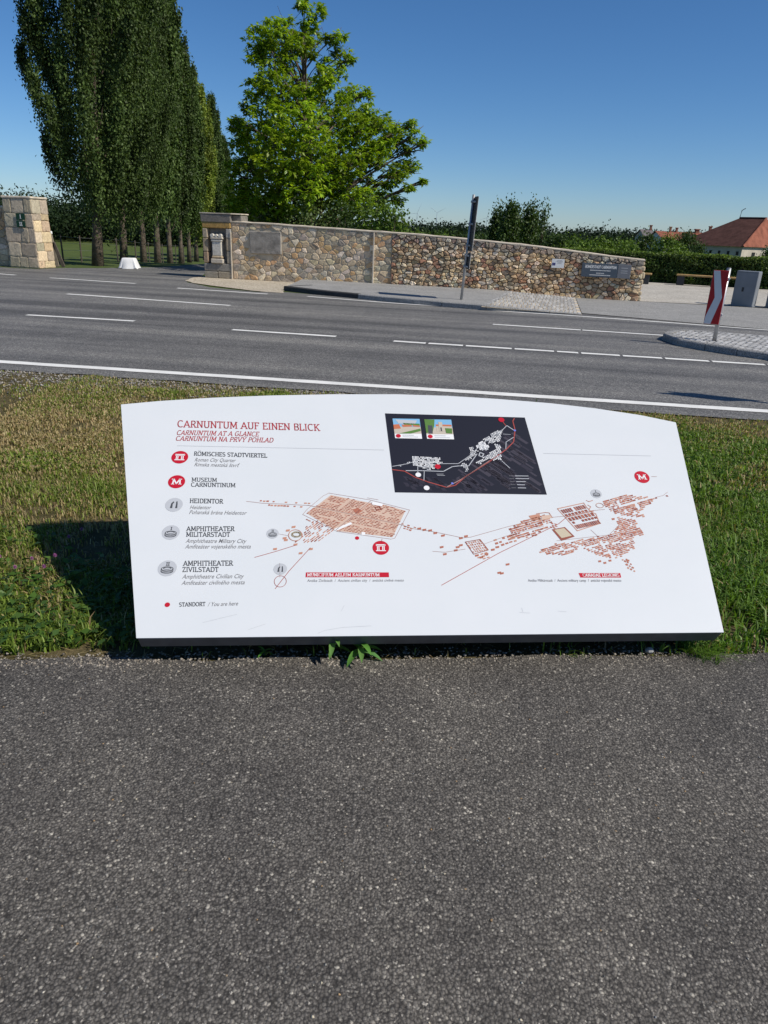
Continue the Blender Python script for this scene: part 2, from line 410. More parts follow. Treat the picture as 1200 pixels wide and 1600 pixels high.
# ---- pavement with kerb stones
PZ = .11
kf = [G(443, 447, PZ), G(520, 455.5, PZ), G(600, 463.5, PZ), G(690, 471.5, PZ), G(760, 477, PZ)]
bk = [WP(s, 0, -.1) for s in (2.2, 4.2, 6.2, 7.6, 8.5)]
V = []; F = []
off = Vector((-.14, .14, 0))
def inset(p, q, d):
    t_ = Vector(q) - Vector(p); n_ = Vector((-t_.y, t_.x, 0)).normalized(); return Vector(p) + n_ * d
kin = [inset(kf[i], kf[min(i + 1, 4)] if i < 4 else Vector(kf[4]) * 2 - Vector(kf[3]), .14) for i in range(5)]
zz = [PZ, PZ, PZ, PZ, PZ - .015]
for a, b, z in zip(kin, bk, zz): V += [(a[0], a[1], z), (b[0], b[1], z)]
for i in range(4): F.append((2 * i, 2 * i + 2, 2 * i + 3, 2 * i + 1))
pav = tag(mesh('pavement', V, F, M['pave']), kind='structure')
# left end of the pavement, a short kerb return
def kerbstone(a, b, z0, z1, wd, m, parent, name='kerb_stone', zb=None):
    a = Vector(a); b = Vector(b); d = (b - a); L = d.length; d.normalize(); n = Vector((-d.y, d.x, 0))
    zb = z1 if zb is None else zb
    c = .018; g = .006
    V = []
    for p, z in ((a + d * g, z1), (b - d * g, zb)):
        p = Vector((p.x, p.y, 0))
        V += [p + Vector((0, 0, z0)), p + Vector((0, 0, z - c)), p + n * c + Vector((0, 0, z)), p + n * (wd - .002) + Vector((0, 0, z)), p + n * (wd - .002) + Vector((0, 0, z0))]
    F = [(i, (i + 1) % 5, 5 + (i + 1) % 5, 5 + i)[::-1] for i in range(5)] + [(0, 1, 2, 3, 4), (9, 8, 7, 6, 5)]
    return mesh(name, V, F, m, parent)
kline = kf[:]
acc = 0
for i in range(4):
    a, b = Vector(kf[i]), Vector(kf[i + 1]); L = (b - a).length; k = max(1, round(L / .8))
    for j in range(k):
        p, q = a + (b - a) * j / k, a + (b - a) * (j + 1) / k
        z1 = PZ + .004
        kerbstone(p, q, -.02, z1 + random.uniform(-.004, .004), .14, M['kerb_dark'] if (p.x < -1.0) else M['kerb'], pav)
kerbstone(inset(kf[0], kf[1], 1.0) + Vector((-.0, 0, 0)), kf[0], -.02, PZ + .003, .13, M['kerb_dark'], pav)
# sloping cobbled crossing, then flush asphalt
c0, c1, c2, c3 = Vector(G(752, 477, PZ)), Vector(WP(8.35, 0, .02)), Vector(WP(10.25, 0, .02)), Vector(G(909, 490.5, .02))
def ramp_z(s): return PZ - .01 - (PZ - .035) * s
cob = tag(mesh('cobbled_crossing', [(c0.x, c0.y, PZ - .03), (c3.x, c3.y, .006), (c2.x, c2.y, .006), (c1.x, c1.y, PZ - .03)], [(0, 1, 2, 3)], M['mortar']), kind='structure')
def sett_mesh(mb, c, sx, sy, ang, zt, h=.05, col=(.4, .4, .4)):
    R_ = Matrix.Rotation(ang, 3, 'Z'); tl = Matrix.Rotation(random.uniform(-.03, .03), 3, 'X') @ Matrix.Rotation(random.uniform(-.03, .03), 3, 'Y')
    mb.box((c[0], c[1], zt - h / 2), (sx, sy, h), R_ @ tl, col, 0, .86)
mb = MB(); wn = 22; hn = 13
for i in range(hn):
    for j in range(wn):
        u = (j + .5 + .25 * (i % 2)) / wn; v = (i + .5) / hn
        if u > .985: continue
        p = (c0 * (1 - u) + c3 * u) * (1 - v) + (c1 * (1 - u) + c2 * u) * v
        z = (PZ - .005) * (1 - u) + .03 * u; g = random.uniform(.38, .6)
        sett_mesh(mb, p, 2.0 / wn * .9 + random.uniform(-.01, .005), .1, math.atan2((c3 - c0).y, (c3 - c0).x), z, .05, (g, g * .985, g * .95))
tag(mb.build('setts', M['sett'], cob, usecol=True), kind='stuff')
for i in range(3):
    a = Vector(kf[4]) * (1 - i / 3) + c3 * (i / 3); b = Vector(kf[4]) * (1 - (i + 1) / 3) + c3 * ((i + 1) / 3)
    kerbstone(a, b, -.03, PZ - (PZ - .012) * i / 3 * 1.0, .14, M['kerb'], pav, zb=PZ - (PZ - .012) * (i + 1) / 3)
# asphalt forecourt and gravel plaza on the right
tag(polysheet('forecourt', [G(909, 490), WP(10.26, 0, .02), WP(WLEN + .2, 0, .02), G(1200, 482.5), G(1700, 512), G(1700, 553), G(1200, 515.5)], .012, M['plaza_asphalt']), kind='structure')
tag(polysheet('plaza', [WP(9, 0, -.2), WP(WLEN + .2, 0, .0), G(1200, 481.5), G(1700, 511), AT(1700, 470, 34), AT(1120, 441, 33), AT(900, 430, 33)], .016, M['plaza']), kind='structure')

#WALL
# ================================================================== rubble wall
def clip(poly, a, n):
    """keep the side where (p-a).n <= 0"""
    out = []
    for i in range(len(poly)):
        p, q = poly[i], poly[(i + 1) % len(poly)]
        dp = (p[0] - a[0]) * n[0] + (p[1] - a[1]) * n[1]; dq = (q[0] - a[0]) * n[0] + (q[1] - a[1]) * n[1]
        if dp <= 0: out.append(p)
        if dp * dq < 0:
            t_ = dp / (dp - dq); out.append((p[0] + (q[0] - p[0]) * t_, p[1] + (q[1] - p[1]) * t_))
    return out
def cells(sites, bound, aniso=1.0):
    S = np.array(sites); S2 = S * [1, aniso]; res = []
    B = [(x, y * aniso) for x, y in bound]
    for i, s in enumerate(S2):
        d = np.hypot(*(S2 - s).T); od = np.argsort(d)[1:28]; poly = B
        for j in od:
            mid = (s + S2[j]) / 2; n = S2[j] - s; poly = clip(poly, mid, n)
            if len(poly) < 3: break
        res.append([(x, y / aniso) for x, y in poly] if len(poly) >= 3 else None)
    return res
def relax(sites, bound, aniso, it=2):
    for _ in range(it):
        cs = cells(sites, bound, aniso)
        sites = [tuple(np.mean(c, axis=0)) if c else s for c, s in zip(cs, sites)]
    return sites
def area(p):
    return abs(sum(p[i][0] * p[(i + 1) % len(p)][1] - p[(i + 1) % len(p)][0] * p[i][1] for i in range(len(p)))) / 2
def stone_verts(poly, gap, depth, to3, seed):
    c = np.mean(poly, axis=0); P = []
    for p in poly:
        d = np.array(p) - c; L = np.linalg.norm(d)
        P.append(c + d * max(.3, (L - gap) / max(L, 1e-6)))
    Q = []
    n = len(P)
    for i in range(n):
        a, b = P[i], P[(i + 1) % n]; Q.append(a * .83 + b * .17); Q.append(a * .17 + b * .83)
    # drop crowding points
    R_ = [Q[0]]
    for q in Q[1:]:
        if np.linalg.norm(q - R_[-1]) > .012: R_.append(q)
    Q = R_; n = len(Q)
    if n < 3: return None
    r2 = random.Random(seed); V = []
    for q in Q: V.append(to3(q[0], q[1], -.03))
    for q in Q: V.append(to3(*(c + (q - c) * r2.uniform(.95, 1.02)), depth * r2.uniform(.35, .6)))
    for q in Q: V.append(to3(*(c + (q - c) * r2.uniform(.74, .92)), depth * r2.uniform(.7, 1.15)))
    V.append(to3(c[0] + r2.uniform(-.01, .01), c[1], depth * r2.uniform(.9, 1.15)))
    F = []
    for k in range(2):
        for i in range(n): F.append((k * n + i, k * n + (i + 1) % n, (k + 1) * n + (i + 1) % n, (k + 1) * n + i))
    for i in range(n): F.append((2 * n + i, 2 * n + (i + 1) % n, 3 * n))
    if sum((Vector(V[F[0][1]]) - Vector(V[F[0][0]])).cross(Vector(V[F[0][2]]) - Vector(V[F[0][0]])).dot(Vector(V[0]) - Vector(to3(c[0], c[1], -.03))) for _ in (0,)) < 0: F = [f[::-1] for f in F]
    return V, F
STONE_COLS = [(.52, .42, .29), (.58, .48, .34), (.44, .36, .26), (.38, .34, .27), (.62, .53, .40), (.54, .38, .21), (.36, .30, .22), (.32, .29, .25), (.66, .59, .48), (.48, .33, .19)]
WARM_COLS = [(.52, .41, .27), (.58, .45, .29), (.43, .32, .20), (.62, .53, .40), (.48, .35, .23), (.38, .22, .15), (.34, .25, .17), (.55, .47, .36), (.30, .25, .19), (.66, .58, .46)]
def jc(c, k=.14):
    c = (c[0] * 1.24, c[1] * 1.17, c[2] * 1.07)
    g = 1 + random.uniform(-k, k); return tuple(max(.02, v * g * (1 + random.uniform(-.04, .04))) for v in c)

top_px = [(364, 345.5), (420, 349), (500, 355), (584, 361), (650, 365.5), (740, 374), (840, 384.5), (905, 393), (960, 400.5), (1006, 406)]
TOP = [ONWALL(*p) for p in top_px]; TOP[0] = (0, TOP[0][1]); TOP[-1] = (WLEN, TOP[-1][1])
def wtop(s): return float(np.interp(s, [a for a, _ in TOP], [b for _, b in TOP]))
SDIV = ONWALL(612, 400)[0]; SJOINT = ONWALL(584, 400)[0]
wall = empty('stone_wall', (WA[0], WA[1], 0)); WO = Vector((WA[0], WA[1], 0))
tag(wall, 'long rubble stone wall sloping down to the right, with two signs on it', 'wall')
def wloc(s, z, d=0): return WU * s + WN * d + Vector((0, 0, z))
# core with two joint materials
TH = .45
ss = sorted(set([0, SDIV, WLEN] + list(np.linspace(0, WLEN, 40))))
V = []; F = []; mi = []
for s in ss:
    zt = wtop(s) - .03
    V += [wloc(s, -.1, 0), wloc(s, zt, 0), wloc(s, zt, -TH), wloc(s, -.1, -TH)]
for i in range(len(ss) - 1):
    a = 4 * i; b = a + 4; k = 0 if ss[i] < SDIV - 1e-4 else 1
    F += [(a, b, b + 1, a + 1), (a + 1, b + 1, b + 2, a + 2), (a + 2, b + 2, b + 3, a + 3)]; mi += [k, k, 0]
F += [(0, 1, 2, 3), (len(V) - 1, len(V) - 2, len(V) - 3, len(V) - 4)]; mi += [0, 0]
mesh('mortar_core', V, F, [M['mortar'], M['mortar_dark']], wall, midx=mi)
# coping
V = []; F = []
for s in ss:
    zt = wtop(s) - .03; e = noise.noise(Vector((s * 2.5, 0, 0))) * .015
    V += [wloc(s, zt - .002, .035), wloc(s, zt + .025 + e, .035), wloc(s, zt + .045 + e, -.2), wloc(s, zt + .025, -TH - .03), wloc(s, zt - .002, -TH - .03)]
for i in range(len(ss) - 1):
    for k in range(4): F.append((5 * i + k, 5 * i + 5 + k, 5 * i + 6 + k, 5 * i + k + 1))
F += [(4, 3, 2, 1, 0), tuple(len(V) - 5 + k for k in range(5))]
mesh('coping', V, F, M['coping'], wall)
# stones: bigger, mortared on the left; small and proud on the right
slab = [ONWALL(390, 360), ONWALL(441, 399)]
sl0, sl1 = slab[0][0], slab[1][0]; slz0, slz1 = slab[1][1], slab[0][1]
def region_sites(s0, s1, spx, spz, excl=None):
    out = []; z = .03 + spz / 2; row = 0
    while z < 2:
        s = s0 + spx / 2 * (row % 2) + random.uniform(0, spx / 2)
        while s < s1:
            if z < wtop(s) - .05 and not (excl and excl[0] - .03 < s < excl[1] + .03 and excl[2] - .03 < z < excl[3] + .03):
                out.append((s + random.uniform(-.46, .46) * spx, z + random.uniform(-.46, .46) * spz))
            s += spx * random.uniform(.75, 1.3)
        z += spz; row += 1
    return out
bl = [(.02, .0)] + [(SDIV, .0)] + [(s, wtop(s) - .035) for s in np.linspace(SDIV, .02, 12)]
def slab_sites():
    r = []
    for s in np.linspace(sl0, sl1, 9): r += [(s, slz0 + .0), (s, slz1)]
    return r
sitesL = region_sites(.05, SDIV - .02, .195, .135, (sl0, sl1, slz0, slz1))

cl = cells(sitesL, bl, 1.35)
br = [(SDIV, .0), (WLEN - .02, .0)] + [(s, wtop(s) - .035) for s in np.linspace(WLEN - .02, SDIV, 14)]
sitesR = region_sites(SDIV + .02, WLEN - .03, .155, .098)
cr_ = cells(sitesR, br, 1.5)
allst = []
for c in cl:
    if not c: continue
    cc = np.mean(c, axis=0)
    # stones that would run under the inscribed slab are cut back
    if sl0 < cc[0] < sl1 and slz0 < cc[1] < slz1: continue
    q = []
    for p in c:
        p = list(p)
        if sl0 - .01 < p[0] < sl1 + .01 and slz0 - .01 < p[1] < slz1 + .01:
            dd = [(abs(p[0] - sl0), 0, sl0 - .015), (abs(p[0] - sl1), 0, sl1 + .015), (abs(p[1] - slz0), 1, slz0 - .015), (abs(p[1] - slz1), 1, slz1 + .015)]
            _, ax, val = min(dd); p[ax] = val
        q.append(tuple(p))
    if area(q) < .003: continue
    allst.append((area(q), q, random.uniform(.007, .02), random.uniform(.009, .024), jc(random.choice(STONE_COLS), .2)))
for c in cr_:
    if not c or area(c) < .0015: continue
    cc = np.mean(c, axis=0); k = random.random()
    col = jc(random.choice(WARM_COLS), .22)
    if cc[1] > wtop(cc[0]) - .22: col = tuple(v * .5 + .12 for v in col)      # greyer, lichened top courses
    allst.append((area(c), c, random.uniform(.005, .010), random.uniform(.022, .065), col))
allst.sort(key=lambda a: -a[0])
rest = MB()
for i, (ar, poly, gap, dep, col) in enumerate(allst):
    r = stone_verts(poly, gap, dep, wloc, i)
    if r is None: continue
    if i < 300: mesh('stone', r[0], r[1], M['stone'], wall, cols=np.array([col] * len(r[1])))
    else: rest.add(r[0], r[1], col)
tag(rest.build('small_stones', M['stone'], wall, usecol=True), kind='stuff')
# weathered inscribed slab set in the wall
M['slab'] = plain('weathered_limestone', (.29, .265, .23), .9, .15, .4, 5, .7, 30, dist=.012)
mb = MB(); mb.bbox(wloc((sl0 + sl1) / 2, (slz0 + slz1) / 2, .01), ((sl1 - sl0) * .97, .09, (slz1 - slz0) * .96), .015, Matrix.Rotation(math.atan2(WU.y, WU.x), 3, 'Z'))
mb.build('relief_slab', M['slab'], wall)
mb = MB(); zj = wtop(SJOINT) - .04
mb.box(wloc(SJOINT, zj / 2, .045), (.035, .05, zj), Matrix.Rotation(math.atan2(WU.y, WU.x), 3, 'Z')); mb.build('joint_strip', M['coping'], wall)
# end of the wall: plastered corner
WROT = Matrix.Rotation(math.atan2(WU.y, WU.x), 3, 'Z')
ze = wtop(WLEN); mb = MB()
z = 0
while z < ze - .08:
    h = random.uniform(.1, .22); h = min(h, ze - .05 - z)
    mb.bbox(wloc(WLEN - .10 - random.uniform(0, .02), z + h / 2, -.19), (.24 + random.uniform(0, .08), .44, h - .012), .03, WROT, jc((.34, .29, .22)))
    z += h
mb.build('corner_quoins', M['stone'], wall, usecol=True)
#PIERS
# ================================================================== gate pier with niche (right of the drive)
def rough_block(name, parent, c, d, col, R=None, bev=.02, amp=.012, m=None, seed=0):
    mb = MB(); mb.bbox((0, 0, 0), d, bev, None)
    V = [Vector(v) for v in mb.v]
    V = [v + Vector((noise.noise(v * 5 + Vector((seed, 0, 0))), noise.noise(v * 5 + Vector((0, seed, 3))), noise.noise(v * 5 + Vector((7, 0, seed))))) * amp for v in V]
    if R is not None: V = [R @ v for v in V]
    V = [v + Vector(c) for v in V]
    return mesh(name, V, mb.f, m or M['stone'], parent, cols=np.array([col] * len(mb.f)))
PW = .92; PH = WP(0, 0).z + ONWALL(345, 331)[1]
pier = empty('gate_pier', WP(-PW / 2 + .0, 0, 0), math.atan2(WU.y, WU.x))
tag(pier, 'stone gate pier with a dark niche holding a carved Roman altar stone', 'pier')
# local: x along the wall, -y faces the road
PD = .62; yf = -.05
k = PH / 1.98
def pb_(name, x, z, w_, h, col, y=yf, dep=PD, **kw):
    return rough_block(name, pier, (x, y + dep / 2, z + h / 2), (w_, dep, h - .008), col, seed=random.random() * 50, **kw)
pb_('base_stone', -.23, 0, .44, .22 * k, (.36, .32, .25)); pb_('base_stone', .22, 0, .45, .22 * k, (.40, .34, .25))
pb_('base_stone', 0, .22 * k, .9, .24 * k, (.27, .25, .215))
for sx, cols, lims in ((-1, [(.42, .30, .2), (.36, .29, .2), (.40, .33, .24)], (.46, .80, 1.2, 1.5)), (1, [(.34, .3, .23), (.42, .34, .24), (.40, .38, .34)], (.46, .84, 1.22, 1.5))):
    for c, a, b in zip(cols, lims[:-1], lims[1:]): pb_('jamb_stone', sx * .375, a * k, .16, (b - a) * k, c)
pb_('lintel', 0, 1.5 * k, .92, .17 * k, (.46, .29, .10))
pb_('capstone', 0, 1.67 * k, .96, .25 * k, (.21, .19, .165), dep=PD + .1, y=yf - .02)
rough_block('capstone_side', pier, (.62, .33, 1.79 * k), (.3, .5, .22 * k), (.22, .2, .17), seed=3)
mesh('coping', [(-.5, yf - .035, 1.92 * k), (.5, yf - .035, 1.92 * k), (.78, .05, 1.92 * k), (.78, .62, 1.92 * k), (-.5, .62, 1.92 * k), (-.5, yf - .035, 1.95 * k), (.5, yf - .035, 1.95 * k), (.78, .05, 1.95 * k), (.78, .62, 1.95 * k), (-.5, .62, 1.95 * k)],
     [(5, 6, 7, 8, 9), (0, 1, 6, 5), (1, 2, 7, 6), (2, 3, 8, 7), (3, 4, 9, 8), (4, 0, 5, 9), (4, 3, 2, 1, 0)], M['coping'], pier)
mb = MB(); mb.box((0, yf + .38, (.46 + 1.5) / 2 * k), (.62, .3, 1.06 * k)); mb.build('niche_back', M['slab'], pier)
mb = MB(); mb.box((.455, yf + .005, .7 * k), (.03, .04, 1.4 * k)); mb.build('joint_strip', M['coping'], pier)
# the altar: plinth, shaft, cornice, two bolsters
alt = []
mb = MB(); ac = (.55, .49, .40); pc = (.64, .60, .52)
mb.bbox((0, yf + .06, .53 * k), (.40, .22, .14 * k), .02, None, ac); mb.bbox((0, yf + .06, .645 * k), (.36, .2, .09 * k), .03, None, (.42, .33, .22))
mb.bbox((0, yf + .07, .9 * k), (.29, .18, .42 * k), .012, None, pc)
mb.bbox((0, yf + .06, 1.14 * k), (.34, .2, .06 * k), .015, None, pc); mb.bbox((.01, yf + .06, 1.21 * k), (.40, .22, .07 * k), .02, None, ac)
for x in (-.13, .0, .13): mb.tube([(x, yf - .05, 1.285 * k), (x, yf + .16, 1.285 * k)], .055 if x else .045, 10, pc)
mb.build('altar_stone', M['stone'], pier, usecol=True)

# ================================================================== left gate pillar and the wall beyond it
pcx = Vector(G(62, 419.5)); PU = WU.copy(); PN = WN.copy()
pil = empty('gate_pillar', pcx, math.atan2(PU.y, PU.x))
tag(pil, 'squat tapering stone gate pillar with two small green number plates', 'pillar')
PWD, PDP = 1.06, .82
PHT = (Vector(AT(58, 310, pcx.y)).z)
def taper_to3(face):
    tp = .02
    def f(s, z, d=0):
        r = z / PHT * tp
        if face == 'front': return Vector((-PWD + s, -d + r, z)) + Vector((0, 0, 0)) if False else Vector((-PWD + r * (1 - 2 * s / PWD) + s, r - d, z))
        return Vector((-r + d, r + s * (1 - 2 * r / PDP), z))
    return f
tp = .02
V = [(-PWD, .02, -.05), (-.02, .02, -.05), (-.02, PDP, -.05), (-PWD, PDP, -.05), (-PWD + tp, tp + .02, PHT - .02), (-tp - .02, tp + .02, PHT - .02), (-tp - .02, PDP - tp, PHT - .02), (-PWD + tp, PDP - tp, PHT - .02)]
mesh('mortar_core', V, [(4, 5, 6, 7), (0, 1, 5, 4), (1, 2, 6, 5), (2, 3, 7, 6), (3, 0, 4, 7)], M['mortar'], pil)
PCOL = [(.45, .40, .31), (.41, .36, .28), (.48, .43, .34), (.38, .33, .26)]
for face, wd_, nx_, nz_ in (('front', PWD, 2, 4), ('side', PDP, 2, 7)):
    polys = []; z = 0; rows = []
    while z < PHT - .03:
        h = random.uniform(.30, .52) if face == 'front' else random.uniform(.16, .34)
        if PHT - .02 - z - h < .14: h = PHT - .02 - z
        rows.append((z, min(PHT - .02, z + h))); z += h
    for a, b in rows:                                   # coursed blocks of uneven length
        cuts = [0.0]
        while cuts[-1] < wd_ - .22: cuts.append(cuts[-1] + random.uniform(.28, .75 if face == 'front' else .5))
        cuts[-1] = wd_
        for x0, x1 in zip(cuts[:-1], cuts[1:]):
            if x1 - x0 > .08: polys.append([(x + random.uniform(-.012, .012), z_ + random.uniform(-.014, .014)) for x, z_ in ((x0, a), ((x0 + x1) / 2, a), (x1, a), (x1, (a + b) / 2), (x1, b), ((x0 + x1) / 2, b), (x0, b), (x0, (a + b) / 2))])
    for i, c in enumerate(polys):
        if not c or area(c) < .004: continue
        r = stone_verts(c, .007, random.uniform(.01, .022), taper_to3(face), i + 500)
        if r: mesh('stone', r[0], r[1], M['stone'], pil, cols=np.array([jc(random.choice(PCOL if face == 'front' else STONE_COLS[:5]), .12)] * len(r[1])))
mb = MB(); mb.bbox((-PWD / 2, PDP / 2, PHT + .015), (PWD - 2 * tp + .06, PDP - 2 * tp + .06, .07), .02); mb.build('capstone', M['coping'], pil)
M['green_plate'] = printmat('green_enamel', (.012, .05, .026), .35); M['white_print'] = printmat('white_print', (.7, .7, .68), .4)
for (px, py, bars) in ((33, 338.5, (0,)), (34, 350, (-.028, .028))):
    r = Vector(ray(px, py)); t_ = (pcx - Vector(EYE)).dot(PN) / r.dot(PN); p = Vector(EYE) + r * t_ - pcx
    lx, lz = p.dot(PU), p.z; ly = lz / PHT * tp - .05
    mb = MB(); mb.bbox((lx, ly, lz), (.32, .012, .19), .004); pt = mb.build('number_plate', M['green_plate'], pil)
    mb = MB()
    for b in bars:
        mb.box((lx + b, ly - .008, lz), (.022, .003, .11)); mb.box((lx + b, ly - .0085, lz + .05), (.048, .003, .014)); mb.box((lx + b, ly - .0085, lz - .05), (.048, .003, .014))
    mb.build('numeral', M['white_print'], pt)
# low wall running off to the left
lw = empty('side_wall', pcx - PU * PWD + PN * -.3, math.atan2(PU.y, PU.x))
tag(lw, 'darker rubble wall end joining the left gate pillar at the picture edge', 'wall')
LWL, LWH = 5.0, PHT - .28
mb = MB(); mb.box((-LWL / 2, .2, LWH / 2 - .03), (LWL, .4, LWH)); mb.build('mortar_core', M['mortar'], lw)
sites = [((ix + .5 + random.uniform(-.3, .3)) * LWL / 18, (iz + .5 + random.uniform(-.28, .28)) * LWH / 10) for ix in range(18) for iz in range(10)]
for i, c in enumerate(cells(sites, [(0, 0), (LWL, 0), (LWL, LWH - .03), (0, LWH - .03)], 1.2)):
    if c and area(c) > .003:
        r = stone_verts(c, .008, random.uniform(.02, .05), lambda s, z, d=0: Vector((-LWL + s, -d, z)), i + 900)
        if r: mesh('stone', r[0], r[1], M['stone'], lw, cols=np.array([jc(random.choice(STONE_COLS), .15)] * len(r[1])))
mb = MB(); mb.bbox((-LWL / 2, .2, LWH), (LWL, .46, .06), .02); mb.build('coping', M['coping'], lw)

#BOARD
# ================================================================== information board
HB = .14; TILT = math.radians(32)
_a, _b = G(213, 997, HB), G(1131, 988, HB)
BU = Vector(_b - _a); BW = BU.length; BU.normalize()
BH = Vector((-BU.y, BU.x, 0)); BV = BH * math.cos(TILT) + Vector((0, 0, math.sin(TILT))); BN = BU.cross(BV)
BA = Vector(_a)
def UV(px, py):
    r = Vector(ray(px, py)); t_ = (BA - Vector(EYE)).dot(BN) / r.dot(BN); p = Vector(EYE) + r * t_ - BA
    return np.array([p.dot(BU), p.dot(BV)])
board = empty('information_board', (BA.x, BA.y, 0))
tag(board, 'large white tilted information board with a red town map, standing on the verge', 'information board')
BOFF = Vector((0, 0, HB))
def B3(u, v, n=0): return BOFF + BU * u + BV * v + BN * n
TLc, TRc = UV(189, 632), UV(1056, 660)
arc_px = [(189, 632), (250, 626.5), (330, 621.5), (420, 618), (520, 616), (620, 616), (700, 618.5), (780, 623.5), (860, 630), (930, 638), (1000, 648.5), (1056, 660)]
arc = [UV(*p) for p in arc_px]
outline = [np.array([0, 0]), np.array([BW, 0])] + arc[::-1]
M['panel'] = None
def panel_mat():
    m, t, o = newmat('white_panel'); v = coords(t)
    st = ramp(t, noisetex(t, v, 2.5, 5, .6), [(.3, (.62, .645, .66)), (.7, (.65, .668, .682))])
    sc_ = nd(t, 'ShaderNodeMapping'); sc_.inputs['Scale'].default_value = (3, 40, 12); sc_.inputs['Rotation'].default_value = (0, 0, .4); t.links.new(v, sc_.inputs[0])
    d = ramp(t, noisetex(t, v, 70, 3, .8), [(.74, (0, 0, 0)), (.8, (.35, .35, .35))])
    c = mix(t, d, st, (.5, .48, .44))
    finish(t, o, c, .38, None, .35); return m
M['panel'] = panel_mat()
M['panel_edge'] = plain('anthracite_coating', (.085, .088, .095), .45, .4, .2, 20, .06, 200)
n = len(outline); TK = .078
cenu = np.mean(outline, axis=0)
def inset_pt(p, d):
    v_ = p - cenu; return p - v_ / np.linalg.norm(v_) * d
mesh('panel', [B3(*p, 0) for p in outline] + [B3(*p, -.004) for p in outline],
     [tuple(range(n))] + [(i, n + i, n + (i + 1) % n, (i + 1) % n) for i in range(n)] + [tuple(range(2 * n - 1, n - 1, -1))], M['panel'], board)
ep = [inset_pt(p, .004) for p in outline]
mesh('edge_frame', [B3(*p, -.0045) for p in ep] + [B3(*p, -TK) for p in ep],
     [(i, n + i, n + (i + 1) % n, (i + 1) % n) for i in range(n)] + [tuple(range(2 * n - 1, n - 1, -1))], M['panel_edge'], board)
# wedge-shaped plinth set back below the panel
def gz(u, v): p = B3(u, v, -TK); return p
V = []; 
for u in (.30, BW - .30):
    a, b, c = B3(u, .22, -TK - .001), B3(u, 1.02, -TK - .001), B3(u, 1.02, -TK)
    V += [Vector((a.x, a.y, -.03)), a, b, Vector((b.x, b.y, -.03))]
mesh('plinth', V, [(0, 1, 2, 3), (7, 6, 5, 4), (0, 4, 5, 1), (2, 6, 7, 3), (1, 5, 6, 2)], M['dark_metal'], board)

# ---- print on the panel: flat sheets just above the surface
INK = dict(red=printmat('red_print', (.48, .012, .03)), title=printmat('title_red_print', (.40, .05, .06)), dark=printmat('dark_print', (.07, .075, .085)), mid=printmat('grey_print', (.19, .19, .20)),
           lgrey=printmat('light_grey_print', (.46, .475, .50)), white=printmat('white_ink', (.76, .76, .76)), terra=printmat('terracotta_print', (.40, .145, .095)), terra2=printmat('pale_terracotta_print', (.50, .25, .175)),
           terra3=printmat('brown_print', (.27, .08, .055)), peach=printmat('peach_print', (.58, .42, .33)), tan=printmat('tan_print', (.52, .45, .33)), navy=printmat('night_map_print', (.017, .018, .028)),
           navy2=printmat('field_print', (.055, .05, .066)), navy3=printmat('dark_field_print', (.034, .032, .046)), sky=printmat('photo_sky', (.2, .42, .62)), green=printmat('photo_green', (.10, .2, .05)), brick=printmat('photo_roof', (.5, .16, .08)),
           sand=printmat('photo_sand', (.5, .44, .36)), cline=printmat('road_line_print', (.36, .22, .2)), rline=printmat('route_print', (.34, .07, .06)), blue=printmat('blue_dot_print', (.15, .2, .6)))
class Print:
    def __init__(s): s.mb = {}
    def poly(s, ink, uv, lay=1):
        uv = [tuple(p) for p in uv]
        a = sum(uv[i][0] * uv[(i + 1) % len(uv)][1] - uv[(i + 1) % len(uv)][0] * uv[i][1] for i in range(len(uv)))
        if a < 0: uv = uv[::-1]
        s.mb.setdefault(ink, MB()).add([B3(u, v, .0004 + .0004 * lay) for u, v in uv], [tuple(range(len(uv)))])
    def px(s, ink, pts, lay=1): s.poly(ink, [UV(*p) for p in pts], lay)
    def stroke(s, ink, uv, wd, lay=1, closed=False):
        uv = [np.array(p) for p in uv]
        if closed: uv = uv + [uv[0]]
        for a, b in zip(uv[:-1], uv[1:]):
            d = b - a; L = np.linalg.norm(d)
            if L < 1e-7: continue
            d /= L; n_ = np.array([-d[1], d[0]]) * wd / 2; e = d * wd * .3
            s.poly(ink, [a - e - n_, b + e - n_, b + e + n_, a - e + n_], lay)
    def line(s, ink, pts, wd, lay=1): s.stroke(ink, [UV(*p) for p in pts], wd, lay)
    def disc(s, ink, c, r, lay=1, n=28, ry=None): s.poly(ink, [(c[0] + r * math.cos(2 * math.pi * k / n), c[1] + (ry or r) * math.sin(2 * math.pi * k / n)) for k in range(n)], lay)
    def ring(s, ink, c, r, wd, lay=1, n=28, ry=None): s.stroke(ink, [(c[0] + r * math.cos(2 * math.pi * k / n), c[1] + (ry or r) * math.sin(2 * math.pi * k / n)) for k in range(n)], wd, lay, True)
    def build(s, name, parent):
        inks = list(s.mb); out = MB()
        for i, k in enumerate(inks):
            b = len(out.v); out.v += s.mb[k].v; out.f += [tuple(b + j for j in f) for f in s.mb[k].f]; out.c += s.mb[k].c; out.m += [i] * len(s.mb[k].f)
        return mesh(name, out.v, out.f, [INK[k] for k in inks], parent, midx=out.m)
